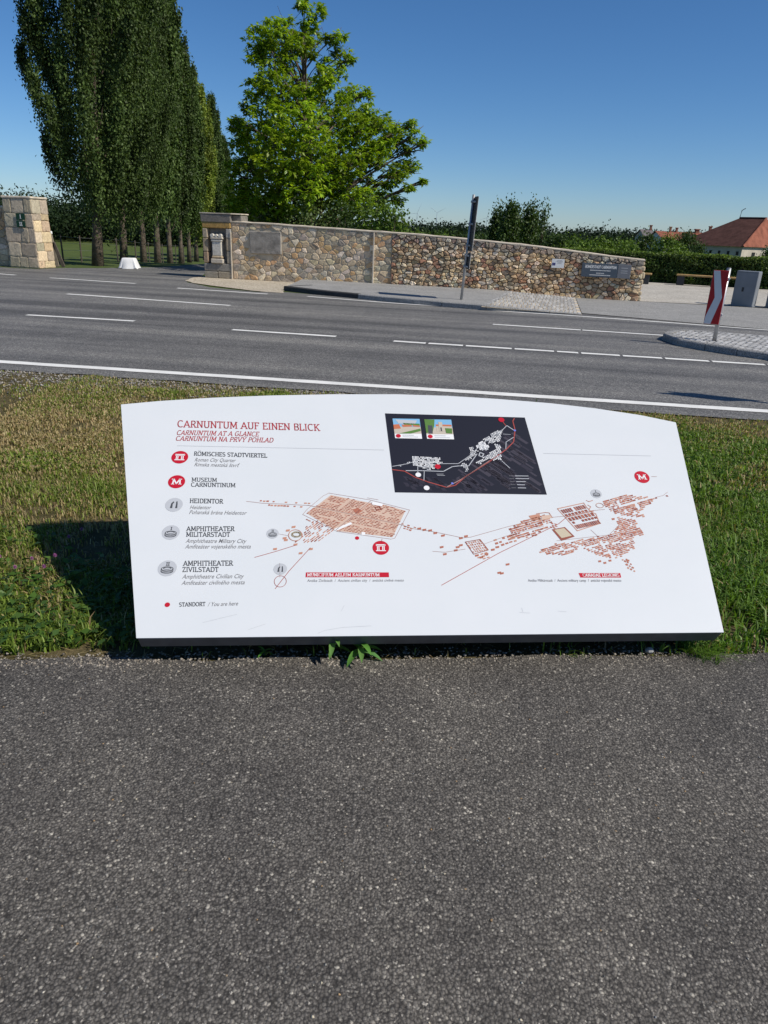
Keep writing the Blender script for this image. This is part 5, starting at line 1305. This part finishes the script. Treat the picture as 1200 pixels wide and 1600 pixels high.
for k_, (px, py, w2, Y, cs_, lab) in enumerate(((875, 373, 26, 40, BR2, 'low shrub behind the wall, right of the sapling'), (905, 377, 26, 39, BR1, 'green shrub behind the wall above the white notice'), (940, 379, 30, 41, BR1, 'green shrub behind the wall above the dark name sign'), (975, 381, 26, 40, BR1, 'green shrub behind the low end of the wall'),
                                              (1010, 371, 28, 52, BR2, 'dark shrub above the hedge at the wall end'), (1045, 372, 26, 50, BR1, 'green shrub above the hedge left of the red roofs'), (1072, 367, 22, 56, BR2, 'dark shrub in front of the far red roofs'), (1094, 384, 9, 54, BR2, 'dark shrub beside the left wall of the big roofed building'),
                                              (740, 373, 24, 48, BR2, 'low shrub behind the wall at the leaning road sign'), (690, 371, 22, 50, BR1, 'low shrub behind the wall left of the road sign'), (655, 366, 14, 46, BR1, 'small pale shrub behind the wall right of the broad tree'), (1203, 390, 8, 46, BR2, 'dark shrub at the right picture edge before the building'))):
    bush('shrub', px, py, Y, w2, 30, lab, cs_, .14, 1.3, 'shrub')

# ---- clipped hedge
ha, hb_ = Vector(G(985, 439.5)), Vector(G(1120, 448.0)); hd = (hb_ - ha).normalized(); hA, hB = ha - hd * 5, ha + hd * 16; HL = (hB - hA).length; HHt = Vector(AT(1100, 398.5, (ha.y + hb_.y) / 2)).z
hg = empty('hedge', hA, math.atan2(hd.y, hd.x)); tag(hg, 'long clipped green hedge behind the benches', 'hedge')
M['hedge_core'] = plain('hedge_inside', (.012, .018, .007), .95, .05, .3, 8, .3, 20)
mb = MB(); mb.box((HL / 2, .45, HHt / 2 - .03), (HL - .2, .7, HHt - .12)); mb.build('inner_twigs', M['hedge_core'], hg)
g = np.random.default_rng(31); n_ = 42000; u = g.uniform(0, HL, n_); face = g.random(n_)
wob = lambda u_, k_: .05 * np.sin(u_ * 1.7 + k_) + .035 * np.sin(u_ * 4.3 + k_ * 2)
zf = g.uniform(.02, HHt, n_); yt = g.uniform(0, .9, n_)
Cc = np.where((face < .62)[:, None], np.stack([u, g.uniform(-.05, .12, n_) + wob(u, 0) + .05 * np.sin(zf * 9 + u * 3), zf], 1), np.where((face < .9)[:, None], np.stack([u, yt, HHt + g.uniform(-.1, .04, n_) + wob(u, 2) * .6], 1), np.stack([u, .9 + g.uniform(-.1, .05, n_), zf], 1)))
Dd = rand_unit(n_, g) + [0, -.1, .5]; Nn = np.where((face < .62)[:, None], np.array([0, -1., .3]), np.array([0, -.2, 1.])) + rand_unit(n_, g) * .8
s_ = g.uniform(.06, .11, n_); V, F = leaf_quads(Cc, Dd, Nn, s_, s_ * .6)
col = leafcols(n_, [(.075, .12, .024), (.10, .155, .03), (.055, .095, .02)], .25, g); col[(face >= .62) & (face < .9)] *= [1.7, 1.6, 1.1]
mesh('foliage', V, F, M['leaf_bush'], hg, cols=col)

# ---- far woods: read as one mass
def wood(name, trees, leaf, per, cols, label, seed, cat='woods'):
    g = np.random.default_rng(seed); cs = []; sg = []
    for x, y, r_, h in trees:
        z = TERR(x, y); k_ = 26
        d = rand_unit(k_, g); rr_ = g.uniform(.5, 1, k_)
        for q in range(k_): cs.append((x + d[q, 0] * r_ * rr_[q], y + d[q, 1] * r_ * rr_[q], z + h * .52 + d[q, 2] * h * .48 * rr_[q])); sg.append((r_ * .25,) * 3)
    V, F, c = clumps(cs, np.array(sg), per, leaf, cols, g, .3, .25, .75, .3)
    tag(mesh(name, V, F, M['leaf_far'], cols=c), label, cat, kind='stuff')
g = np.random.default_rng(41)
tr = []
for k_ in range(95):
    px = g.uniform(-260, 420); Y = g.uniform(100, 150); p = AT(px, 340, Y); tpx = 296 + 12 * math.sin(px / 37) + g.uniform(-6, 14) + max(0, px - 60) * .045
    h = AT(px, tpx, Y)[2] - TERR(p[0], Y); tr.append((p[0], Y, g.uniform(2.4, 4.4), h))
for k_ in range(70):
    px = g.uniform(-260, 440); Y = g.uniform(88, 100); p = AT(px, 340, Y); h = AT(px, 335 + g.uniform(-14, 10), Y)[2] - TERR(p[0], Y); tr.append((p[0], Y, g.uniform(1.8, 3.2), max(1.5, h)))
wood('wooded_slope', tr, .36, 26, [(.022, .04, .016), (.03, .052, .018), (.018, .032, .015)], 'dark wood behind the mown field on the left', 42)
tr = []
for k_ in range(330):
    px = g.uniform(380, 1750); Y = g.uniform(330, 470); p = AT(px, 360, Y); hor = 358 + .04 * (px - 600); h = AT(px, hor - 7 + g.uniform(-2, 3) - 2 * math.sin(px / 60), Y)[2] - TERR(p[0], Y); tr.append((p[0], Y, g.uniform(5, 9), h))
wood('forest', tr, 1.25, 14, [(.02, .036, .02), (.026, .044, .024), (.017, .03, .018)], 'long dark forest along the horizon', 43, 'forest')
tr = []
for k_ in range(120):
    px = g.uniform(560, 1400); Y = g.uniform(95, 220); p = AT(px, 360, Y); hor = 358 + .04 * (px - 600); h = AT(px, hor + g.uniform(4, 13), Y)[2] - TERR(p[0], Y); tr.append((p[0], Y, g.uniform(1.8, 3.4), max(1.2, h)))
wood('scrub', tr, .45, 18, [(.035, .06, .02), (.045, .075, .022), (.03, .05, .018)], 'green scrub in front of the far forest', 44, 'scrub')

#HOUSES
# ================================================================== buildings
M['roof_red'] = plain('clay_tiles', (.26, .095, .06), .85, .15, .3, 1.2, .5, 9, dist=.05); M['roof_shaded'] = plain('shaded_clay_tiles', (.085, .042, .034), .9, .1, .3, 1.5, .5, 9, dist=.05)  # second tile colour has the shade of the unlit roof side put in
M['plaster'] = plain('old_plaster', (.50, .45, .37), .9, .15, .18, .8, .2, 8, dist=.02); M['white_plaster'] = plain('white_plaster', (.66, .64, .6), .9, .15, .1, .8, .1, 8)
M['window'] = printmat('dark_pane', (.02, .02, .022), .15); M['brickwork'] = plain('chimney_brick', (.26, .13, .09), .9, .1, .25, 6, .3, 20)
Yb = 90; cor = Vector(AT(1160.5, 385.6, Yb)); ev = cor.z; rg = AT(1190, 341, Yb + 4)[2]; gb = -2.6
bd = empty('farm_building', (cor.x, Yb, gb)); tag(bd, 'big plastered building with a hipped red tiled roof, right behind the hedge', 'building')
dA = Vector((-.58, .815, 0)); dB = Vector((.815, .58, 0)); LA, LB = 8.6, 12.0; eh = ev - gb; rh = rg - gb
c0_, c1_, c2_, c3_ = Vector(), dA * LA, dA * LA + dB * LB, dB * LB
mb = MB(); V = []
for c in (c0_, c1_, c2_, c3_): V += [c, c + Vector((0, 0, eh))]
mesh('wall', V, [(0, 2, 3, 1), (2, 4, 5, 3), (4, 6, 7, 5), (6, 0, 1, 7)], M['plaster'], bd)
o_ = .35; E0, E1, E2, E3 = (c + (c - (c0_ + c2_) / 2).normalized() * .5 + Vector((0, 0, eh)) for c in (c0_, c1_, c2_, c3_))
# ridge runs along dB, hipped
R0 = dA * LA * .55 + dB * (LA * .42) + Vector((0, 0, rh)); R1 = dA * LA * .55 + dB * (LB - 1) + Vector((0, 0, rh))
rr0 = Vector(AT(1155.5, 342, Yb + 7)) - Vector((cor.x, Yb, gb)); rr1 = Vector(AT(1198, 340.5, Yb + 4.5)) - Vector((cor.x, Yb, gb)); rr1.z = rr0.z = (rr0.z + rr1.z) / 2
mesh('roof', [E0, E1, E2, E3, rr0, rr1], [(0, 5, 4, 1), (1, 4, 2), (0, 3, 5), (2, 4, 5, 3), (3, 2, 1, 0)], [M['roof_shaded'], M['roof_red']], bd, midx=[0, 0, 1, 1, 0])
roofo = bpy.data.objects[[o.name for o in bd.children if o.name.startswith('roof')][0]]
mb = MB(); a_, b_ = E0 + Vector((0, 0, .04)), rr1 + Vector((0, 0, .04)); mb.tube([a_, b_], .12, 6); mb.build('hip_tiles', M['roof_red'], roofo)
mb = MB(); mb.tube([rr0 + Vector((0, 0, .04)), rr1 + Vector((0, 0, .04))], .12, 6); mb.build('ridge_tiles', M['roof_shaded'], roofo)
mb = MB(); mb.tube([rr0, rr0 + Vector((.1, 0, .9)), rr0 + Vector((.5, 0, 1.15))], .05, 6); mb.build('weather_vane', M['dark_metal'], roofo)
nA_ = Vector((-dA.y, dA.x, 0)); nA_ = nA_ if nA_.y < 0 else -nA_
for k_ in range(7):
    p = dA * (LA * (.06 + k_ * .135)) + Vector((0, 0, eh - .75)); mb = MB(); mb.box(p + nA_ * .01, (.30, .06, .42), Matrix.Rotation(math.atan2(dA.y, dA.x), 3, 'Z')); mb.build('window', M['window'], bd)
nB_ = Vector((dB.y, -dB.x, 0)); p = dB * 2.6 + Vector((0, 0, eh - .85)); mb = MB(); mb.box(p + nB_ * .01, (.7, .06, .5), Matrix.Rotation(math.atan2(dB.y, dB.x), 3, 'Z')); mb.build('window', M['window'], bd)
# far houses with red roofs
def house(name, pxa, pxb, ridge_py, eave_py, Y, dep, label, roofm, wallm, chim=()):
    A, B = Vector(AT(pxa, eave_py, Y)), Vector(AT(pxb, eave_py, Y)); gz_ = -3.0; hz = A.z - gz_; rz2 = AT((pxa + pxb) / 2, ridge_py, Y + dep / 2)[2] - gz_; L = B.x - A.x
    o = empty(name, (A.x, Y, gz_)); tag(o, label, 'house')
    mb = MB(); mb.add([(0, 0, 0), (L, 0, 0), (L, dep, 0), (0, dep, 0), (0, 0, hz), (L, 0, hz), (L, dep, hz), (0, dep, hz), (0, dep / 2, rz2 - .1), (L, dep / 2, rz2 - .1)], [(0, 1, 5, 4), (1, 2, 6, 9, 5), (2, 3, 7, 6), (3, 0, 4, 8, 7)]); mb.build('wall', wallm, o)
    e = .3; mb = MB(); mb.add([(-e, -e, hz - .12), (L + e, -e, hz - .12), (L + e, dep / 2, rz2), (-e, dep / 2, rz2), (L + e, dep + e, hz - .12), (-e, dep + e, hz - .12)], [(0, 1, 2, 3), (3, 2, 4, 5)]); ro = mb.build('roof', roofm, o)
    for cx, h2, w2 in chim:
        x = (AT(cx, ridge_py, Y + dep / 2)[0] - A.x); mb = MB(); mb.bbox((x, dep / 2 - .2, rz2 + h2 / 2 - .3), (w2, w2, h2 + .6), .03); mb.bbox((x, dep / 2 - .2, rz2 + h2 - .05), (w2 * 1.35, w2 * 1.35, .14), .03); mb.build('chimney', M['brickwork'], ro)
    return o, L, hz, rz2
ho, L, hz, rz2 = house('house', 1038, 1124, 363, 373.5, 120, 8, 'long low house with an orange red roof and chimneys, left of the big building', M['roof_red'], M['white_plaster'], ((1046, .7, .32), (1056, .6, .32), (1088, .5, .6), (1108, 1.0, .38)))
gx = AT(1084, 368, 119.5)[0] - ho.location.x
mb = MB(); mb.add([(gx - 1.6, -.6, hz - 1), (gx + 1.6, -.6, hz - 1), (gx + 1.6, -.6, hz), (gx, -.6, rz2 - .35), (gx - 1.6, -.6, hz)], [(0, 1, 2, 3, 4)]); mb.build('gable', M['white_plaster'], ho)
mb = MB(); mb.add([(gx - 1.9, -.8, hz - .15), (gx, -.8, rz2 - .22), (gx, 4, rz2 - .2), (gx - 1.9, 2, hz - .15), (gx + 1.9, -.8, hz - .15), (gx + 1.9, 2, hz - .15)], [(0, 1, 2, 3), (1, 4, 5, 2)]); mb.build('gable_roof', M['roof_red'], ho)
house('house', 1008, 1022, 358.5, 369, 150, 6, 'small grey-roofed house peak showing above the far scrub', plain('slate', (.16, .14, .14), .8), M['plaster'], ((1016, .8, .4),))

# ---- wind turbines on the horizon
M['turbine'] = printmat('turbine_hazy', (.42, .5, .58), .5)  # distance haze is put into this pale bluish colour
for k_, (px, py, Yt, lab, a0) in enumerate(((652, 333, 3000, 'left wind turbine of the two faint ones right of the broad tree', .4), (683, 332, 3000, 'right wind turbine of the two faint ones right of the broad tree', 1.1), (761, 340, 3600, 'faint wind turbine just right of the leaning road sign', .2))):
    hub = Vector(AT(px, py, Yt)); o = empty('wind_turbine', (hub.x, Yt, -3)); tag(o, lab, 'wind turbine', 'wind turbines on the horizon')
    mb = MB(); mb.tube([(0, 0, 0), (0, 0, hub.z + 3)], [1.5, .8], 10); mb.build('tower', M['turbine'], o); mb = MB(); mb.bbox((0, 0, hub.z + 3), (2, 5, 2), .4); mb.build('nacelle', M['turbine'], o)
    for b in range(3):
        a_ = a0 + b * 2 * math.pi / 3; d = Vector((math.sin(a_), 0, math.cos(a_))); mb = MB(); c = Vector((0, -4, hub.z + 3)); mb.tube([c, c + d * 9, c + d * 38], [.5, .8, .15], 6); mb.build('blade', M['turbine'], o)

# ================================================================== fence, planks and cloth by the gate
M['cloth'] = plain('white_cloth', (.74, .74, .73), .85, .1, .06, 3, .1, 30); M['post_wood'] = plain('weathered_post', (.10, .085, .07), .95, .1, .3, 8, .4, 30); M['plank'] = plain('grey_plank', (.26, .22, .17), .9, .1, .3, 6, .4, 30)
fe = empty('wire_fence', G(100, 414)); tag(fe, 'thin wire fence with dark posts along the poplar avenue', 'fence'); FB = Vector(G(100, 414))
fpts = []
for (px, py), Y in (((100, 414), 27.3), ((128, 412.5), 29.6), ((185, 411), 33.5), ((213, 410.5), 37.5), ((234, 409.5), 42), ((255, 409), 47), ((275, 407.5), 52), ((288, 406), 57), ((302, 405), 62)):
    p = Vector(AT(px, py, Y)); fpts.append(p - FB); hgt = 1.05; tl = Vector((random.uniform(-.03, .03), 0, 1))
    mb = MB(); mb.tube([p - FB - Vector((0, 0, .2)), p - FB + tl * hgt], .03, 6); mb.build('post', M['post_wood'], fe)
for z in (.25, .5, .75, .97): mb = MB(); mb.tube([p + Vector((0, 0, z)) for p in fpts], .004, 4); mb.build('wire', M['galv'], fe)
lp = Vector(G(90, 417.5)); 
for k_, (dx, h, lean, lab) in enumerate(((-.1, 1.05, -.12, 'pale grey plank leaning behind the left gate pillar'), (.10, .82, -.32, 'dark plank leaning furthest out beside the left gate pillar'))):
    o = empty('leaning_plank', lp + Vector((dx, .25, 0))); tag(o, lab, 'plank'); mb = MB(); Rl = Matrix.Rotation(lean, 3, 'Y'); mb.bbox(Rl @ Vector((0, 0, h / 2)), (.12, .05, h), .008, Rl); mb.build('board', M['plank'] if k_ == 0 else M['post_wood'], o)
    if k_ == 0: mb = MB(); mb.bbox(Rl @ Vector((0, 0, h + .03)), (.15, .08, .1), .02, Rl); mb.build('cap', M['cloth'], o)
cb = Vector(G(199, 420)); co = empty('covered_table', cb + Vector((0, .25, 0)), .1); tag(co, 'small box covered with a white cloth, standing before the poplars', 'covered box')
V = []; F = []; n_ = 48; hc = AT(199, 403.5, cb.y)[2]
for k_, (zf, wx, wy, amp) in enumerate(((0.0, .31, .27, .05), (.25, .285, .25, .036), (.6, .255, .225, .018), (.93, .22, .2, .004), (1.0, .20, .18, .0))):
    for i in range(n_):
        a_ = 2 * math.pi * i / n_; ex = .28; cx_ = math.copysign(abs(math.cos(a_)) ** ex, math.cos(a_)); sy_ = math.copysign(abs(math.sin(a_)) ** ex, math.sin(a_)); f_ = 1 + amp * 4 * math.sin(a_ * 11 + math.sin(a_ * 3)) * .6
        V.append((cx_ * wx * f_, sy_ * wy * f_, zf * hc + .015 * (zf == 0) * (1 + math.sin(a_ * 5))))
for k_ in range(4):
    for i in range(n_): F.append((k_ * n_ + i, k_ * n_ + (i + 1) % n_, (k_ + 1) * n_ + (i + 1) % n_, (k_ + 1) * n_ + i))
F.append(tuple(4 * n_ + i for i in range(n_)))
mesh('cloth', V, F, M['cloth'], co, smooth=True)
mb = MB(); mb.box((0, 0, hc * .47), (.34, .3, hc * .9)); mb.build('box', M['plank'], co)

#VERGE
# ================================================================== grass of the verge (nobody could count it)
g = np.random.default_rng(51)
def edge_path(x): return pa[1] + (x - pa[0]) * pd[1] / pd[0]
def edge_road(x): return eL[1] + (x - eL[0]) * ed[1] / ed[0]
def fbm(x, y, s, seed=0.): return np.array([noise.fractal(Vector((a * s + seed, b * s, seed)), 1.0, 2.0, 4) for a, b in zip(x, y)])
# coarse lookup for patchiness
gx_, gy_ = np.meshgrid(np.linspace(-8, 8, 161), np.linspace(1.5, 9.5, 81)); 
LK = {k_: fbm(gx_.ravel(), gy_.ravel(), s, k_ * 9.1).reshape(gx_.shape) for k_, s in ((1, .8), (2, 2.2), (3, 5.0))}
def look(k_, x, y):
    i = np.clip(((x + 8) / 16 * 160).astype(int), 0, 160); j = np.clip(((y - 1.5) / 8 * 80).astype(int), 0, 80); return LK[k_][j, i]
def blades(n, xr, dens_fn, hmin, hmax):
    x = g.uniform(xr[0], xr[1], n); t_ = g.random(n); y0 = edge_path(x) + np.where(x < -.7, .05 + .05 * np.sin(x * 9) ** 2, .0); y1 = edge_road(x) - .02; y = y0 + (y1 - y0) * t_ ** 1.25
    tv = (y - y0) / (y1 - y0); keep = (g.random(n) < dens_fn(x, y, tv)) & ~((x > BA.x - .02) & (x < BA.x + BW - .12) & (y < y0 + .30 + .06 * np.sin(x * 13)) & (g.random(n) < .97)); return x[keep], y[keep], tv[keep]
def dens(x, y, tv):
    d = .75 + .9 * look(2, x, y) + .5 * look(3, x, y); d = d - 1.1 * np.clip((tv - .80) / .2, 0, 1) * (x < 1.2) - .55 * np.clip((tv - .9) / .1, 0, 1) * (x >= 1.2) - .6 * np.clip((.03 - tv) / .03, 0, 1)
    return np.clip(d, .06, 1)
xs_, ys_, tv_ = [], [], []
for n, xr in ((150000, (-3.4, -.9)), (110000, (1.1, 3.4)), (50000, (-.9, 1.1)), (35000, (-7.5, -3.4)), (35000, (3.4, 7.5))):
    a_, b_, c_ = blades(n, xr, dens, 0, 0); xs_.append(a_); ys_.append(b_); tv_.append(c_)
x = np.concatenate(xs_); y = np.concatenate(ys_); tv = np.concatenate(tv_); n = len(x)
lush = np.clip(.55 - tv * .9 + .5 * look(1, x, y) + .25 * look(2, x, y) + np.where(x > 1, .42, 0.0), 0, 1)
hgt = (.018 + .046 * lush) * g.uniform(.6, 1.5, n) * np.where(g.random(n) < .03, 1.9, 1)
wdt = g.uniform(.0016, .0034, n) * (1 + .9 * (y > 4.5)) * (1 + .5 * lush)
az = g.uniform(0, 2 * math.pi, n); lean = g.uniform(.15, 1.1, n); dx, dy = np.cos(az), np.sin(az)
B0 = np.stack([x, y, np.full(n, -.014)], 1); side = np.stack([-dy, dx, np.zeros(n)], 1) * wdt[:, None]
mid = B0 + np.stack([dx * hgt * lean * .35, dy * hgt * lean * .35, hgt * .6 + .012], 1); tip = B0 + np.stack([dx * hgt * lean, dy * hgt * lean, hgt * (1.05 - .45 * lean) + .012], 1)
V = np.stack([B0 - side, B0 + side, mid + side * .8, mid - side * .8, tip], 1).reshape(-1, 3)
k5 = np.arange(n)[:, None] * 5
Ft = np.concatenate([k5 + [0, 1, 2], k5 + [0, 2, 3], k5 + [3, 2, 4]], 1).reshape(-1, 3)
GREEN = np.array([(.085, .135, .022), (.105, .165, .028), (.13, .19, .036), (.075, .12, .024)]); DRY = np.array([(.43, .34, .165), (.36, .28, .13), (.48, .395, .21), (.30, .255, .10), (.38, .265, .14)])
pdry = np.clip(.62 - lush * 1.0 - .35 * look(2, x, y) + .6 * np.exp(-((tv - .60) / .11) ** 2) * (x < -.5) * np.clip(1.0 + .8 * look(1, x, y), 0, 1.3), .06, .96); isdry = g.random(n) < pdry
col = np.where(isdry[:, None], DRY[g.integers(0, 5, n)], GREEN[g.integers(0, 4, n)] * np.where((x > .9)[:, None], np.array([[1.2, 1.42, 1.1]]), np.array([[1.5, 1.5, 1.2]])) + (1 - lush[:, None]) * np.array([.05, .028, .008])) * g.uniform(.75, 1.25, (n, 1))
tag(mesh('grass', V, Ft, M['grass'], cols=np.repeat(col, 3, 0)), 'short mown grass with dry straw patches on the verge', 'grass', kind='stuff')
# dead thatch lying flat
n = 26000; x = g.uniform(-4, 4, n); y0 = edge_path(x); y1 = edge_road(x); t_ = g.random(n); y = y0 + (y1 - y0) * t_
keep = g.random(n) < np.clip(.35 + .6 * (t_ > .5) + .4 * (t_ < .04), 0, 1); x, y = x[keep], y[keep]; n = len(x); az = g.uniform(0, 6.28, n)
Cc = np.stack([x, y, g.uniform(-.006, .012, n)], 1); V, F = leaf_quads(Cc, np.stack([np.cos(az), np.sin(az), g.uniform(-.1, .2, n)], 1), np.tile([0, 0, 1.], (n, 1)), g.uniform(.03, .08, n), .003)
tag(mesh('dry_thatch', V, F, M['grass'], cols=DRY[g.integers(0, 5, n)] * g.uniform(.8, 1.3, (n, 1))), 'dead straw lying among the verge grass', 'straw', kind='stuff')
# low clover and plantain leaves, left of the board
n = 5200; x = g.uniform(-3.4, -1.0, n); y = edge_path(x) + .08 + np.abs(g.normal(0, .55, n)); keep = look(2, x, y) + g.uniform(-.4, .4, n) > -.1; x, y = x[keep], y[keep]; n = len(x); az = g.uniform(0, 6.28, n)
Ls = g.uniform(.018, .06, n); Cc = np.stack([x, y, g.uniform(.01, .055, n)], 1); V, F = leaf_quads(Cc, np.stack([np.cos(az), np.sin(az), g.uniform(-.1, .5, n)], 1), np.tile([0, 0, 1.], (n, 1)) + g.normal(0, .35, (n, 3)), Ls, Ls * .5)
tag(mesh('low_weeds', V, F, M['grass'], cols=leafcols(n, [(.07, .14, .022), (.09, .165, .03), (.055, .11, .025)], .25, g)), 'broad-leaved clover and plantain left of the board', 'weeds', kind='stuff')
# crumbly gravel at the road edge, grit on the path
def pebbles(name, pts, smin, smax, cols, label, cat, seed):
    g2 = np.random.default_rng(seed); n = len(pts)
    ico = np.array([(1, 0, 0), (-1, 0, 0), (0, 1, 0), (0, -1, 0), (0, 0, 1), (0, 0, -1)], float); fi = np.array([(0, 2, 4), (2, 1, 4), (1, 3, 4), (3, 0, 4), (2, 0, 5), (1, 2, 5), (3, 1, 5), (0, 3, 5)])
    sc_ = g2.uniform(smin, smax, (n, 1, 1)) * g2.uniform(.6, 1.2, (n, 1, 3)) * [1, 1, .6]; Vv = ico[None] * g2.uniform(.75, 1.2, (n, 6, 1)) * sc_
    a_ = g2.uniform(0, 6.28, n); c_, s2 = np.cos(a_), np.sin(a_); X = Vv[..., 0] * c_[:, None] - Vv[..., 1] * s2[:, None]; Y_ = Vv[..., 0] * s2[:, None] + Vv[..., 1] * c_[:, None]
    Vv = np.stack([X, Y_, Vv[..., 2]], -1) + pts[:, None, :]; Ff = (fi[None] + (np.arange(n) * 6)[:, None, None]).reshape(-1, 3)
    cc_ = np.array(cols)[g2.integers(0, len(cols), n)] * g2.uniform(.75, 1.25, (n, 1)); return tag(mesh(name, Vv.reshape(-1, 3), Ff, M['sett'], cols=np.repeat(cc_, 8, 0)), label, cat, kind='stuff')
n = 9000; x = g.uniform(-6, 2.0, n); y = edge_road(x) - np.abs(g.normal(0, .42, n)) - .01; keep = look(2, x, y) + g.uniform(-.5, .5, n) > -.15
x, y = x[keep], y[keep]; pebbles('edge_gravel', np.stack([x, y, np.full(len(x), -.006)], 1), .006, .018, [(.22, .2, .175), (.3, .28, .25), (.16, .15, .14), (.38, .355, .31)], 'loose pale gravel along the near road edge', 'gravel', 3)
n = 900; x = g.uniform(-2.2, 2.2, n); y = g.uniform(.5, 2.3, n); pebbles('path_grit', np.stack([x, y, np.full(n, .001)], 1), .0018, .0048, [(.30, .29, .26), (.42, .39, .33), (.2, .2, .2), (.45, .40, .3), (.33, .22, .12)], 'loose grit scattered over the footpath', 'grit', 4)
n = 2600; x = g.uniform(-2.6, 2.6, n); y = edge_path(x) + g.normal(0, .035, n); pebbles('edge_grit', np.stack([x, y, np.full(n, .0)], 1), .003, .009, [(.20, .18, .15), (.28, .25, .2), (.15, .13, .11), (.33, .29, .24)], 'crumbs of soil and stone along the path edge', 'grit', 5)

# ---- weeds at the foot of the board
def weed(name, px, py, h, nl, label, seed, leafL=.075):
    p = Vector(G(px, py)); o = empty(name, p); tag(o, label, 'plant'); r = random.Random(seed)
    mb = MB(); mb.tube([(0, 0, -.02), (r.uniform(-.01, .01), -.01, h * .5), (r.uniform(-.015, .015), -.02, h)], [.004, .0035, .002], 6, (.06, .12, .03)); mb.build('stem', M['grass'], o, usecol=True)
    for k_ in range(nl):
        t_ = .35 + .65 * k_ / (nl - 1); az_ = k_ * 2.2 + r.uniform(-.3, .3); L = leafL * (1.15 - .5 * abs(t_ - .7)) * r.uniform(.8, 1.2); el = .55 - .5 * (1 - t_) if t_ < .9 else .9
        d = Vector((math.cos(az_), math.sin(az_), 0)); sd = Vector((-d.y, d.x, 0)); b0 = Vector((0, -.02 * t_, h * t_)); V = []; 
        for i in range(6):
            s2 = i / 5; w2 = L * .135 * math.sin(math.pi * min(1, s2 * .9 + .08)) ** .8 if i < 5 else 0.0005
            c = b0 + d * L * s2 + Vector((0, 0, L * (math.sin(el) * s2 - .55 * s2 * s2))); V += [c - sd * w2 + Vector((0, 0, w2 * .35)), c, c + sd * w2 + Vector((0, 0, w2 * .35))]
        F = []
        for i in range(5): F += [(3 * i, 3 * i + 1, 3 * i + 4, 3 * i + 3), (3 * i + 1, 3 * i + 2, 3 * i + 5, 3 * i + 4)]
        gcol = (r.uniform(.11, .16), r.uniform(.26, .33), r.uniform(.05, .08)); mesh('leaf', V, F, M['grass'], o, smooth=True, cols=np.array([gcol] * len(F)))
weed('weed_plant', 521, 1023, .115, 11, 'left leafy green weed sprouting under the board front edge', 3, .078)
weed('weed_plant', 563, 1026, .085, 11, 'right leafy green weed sprouting under the board front edge', 8, .088)
weed('weed_plant', 415, 1022, .03, 5, 'small dark weed in the shade under the board, left of the leafy ones', 12, .04)
def tuft(px, py, n, h, label, seed, spread=.09, dirx=.0):
    p = Vector(G(px, py)); o = empty('grass_tuft', p); tag(o, label, 'grass tuft'); g2 = np.random.default_rng(seed)
    V = []; F = []; C_ = []
    for k_ in range(n):
        a_ = g2.uniform(0, 6.28); b0 = Vector((g2.normal() * spread * .35, g2.normal() * spread * .25, -.005)); d = Vector((math.cos(a_) + dirx, math.sin(a_) - .5, 0)) * g2.uniform(.3, 1.1); L = h * g2.uniform(.6, 1.3); sd = Vector((-d.y, d.x, 0)).normalized() * g2.uniform(.0015, .0032); i0 = len(V)
        for s2 in (0, .35, .7, 1): c = b0 + d * L * s2 ** 1.5 * .8 + Vector((0, 0, L * (s2 - .48 * s2 * s2))); V += [c - sd * (1 - s2 * .9), c + sd * (1 - s2 * .9)]
        gc = np.array((.13, .23, .03)) * g2.uniform(.7, 1.35)
        for q in range(3): F.append((i0 + 2 * q, i0 + 2 * q + 1, i0 + 2 * q + 3, i0 + 2 * q + 2)); C_.append(gc)
    mesh('blades', V, F, M['grass'], o, cols=np.array(C_))
tuft(1098, 1022, 170, .085, 'bright green grass tuft at the right front corner of the board', 2, .11, .5)
tuft(1072, 1018, 50, .06, 'smaller grass tuft left of the bright one under the board corner', 4, .08, 0)
tuft(890, 1018, 36, .06, 'thin pale grass wisps under the board right of the middle', 5, .12, 0)
st_ = Vector(G(1014, 1020)); o = rough_block('pebble', None, (0, 0, .012), (.035, .03, .026), (.30, .30, .29), bev=.011, amp=.004, m=M['sett']); o.location = st_; tag(o, 'single grey pebble in the shade below the board', 'pebble')
# clover heads
M['clover'] = plain('clover_pink', (.36, .12, .30), .8, .1, .25, 60, .3, 300)
for k_, (px, py, lab) in enumerate(((3, 882, 'pink clover head at the left picture edge'), (27, 899, 'pink clover head second from the left picture edge'), (53, 885, 'pink clover head in the middle of the lit clover patch'), (72, 898, 'pink clover head nearest the lit edge of the board shadow'), (89, 880, 'pink clover head at the rim of the board shadow'), (110, 850, 'pink clover head highest inside the board shadow'), (130, 838, 'pink clover head in the shade close to the board'))):
    p = Vector(G(px, py + 8)); o = empty('clover_flower', p); tag(o, lab, 'flower', 'pink clover heads left of the board'); h = .07
    mb = MB(); mb.tube([(0, 0, -.01), (.003, 0, h * .5), (0, 0, h)], .0015, 5, (.06, .12, .03)); mb.build('stem', M['grass'], o, usecol=True)
    mb = MB()
    for i in range(40):
        ph = i * 2.4; zf = 1 - 2 * (i + .5) / 40; rr = math.sqrt(1 - zf * zf); d = Vector((rr * math.cos(ph), rr * math.sin(ph), zf)); s2 = d.cross(Vector((0, 0, 1))).normalized() * .0022; c = Vector((0, 0, h)); mb.add([c + d * .003 - s2, c + d * .003 + s2, c + d * .011 + Vector((0, 0, .002))], [(0, 1, 2)])
    mb.build('flower_head', M['clover'], o)
print('objects', len(bpy.data.objects), 'tris', sum(len(m_.polygons) for m_ in bpy.data.meshes))
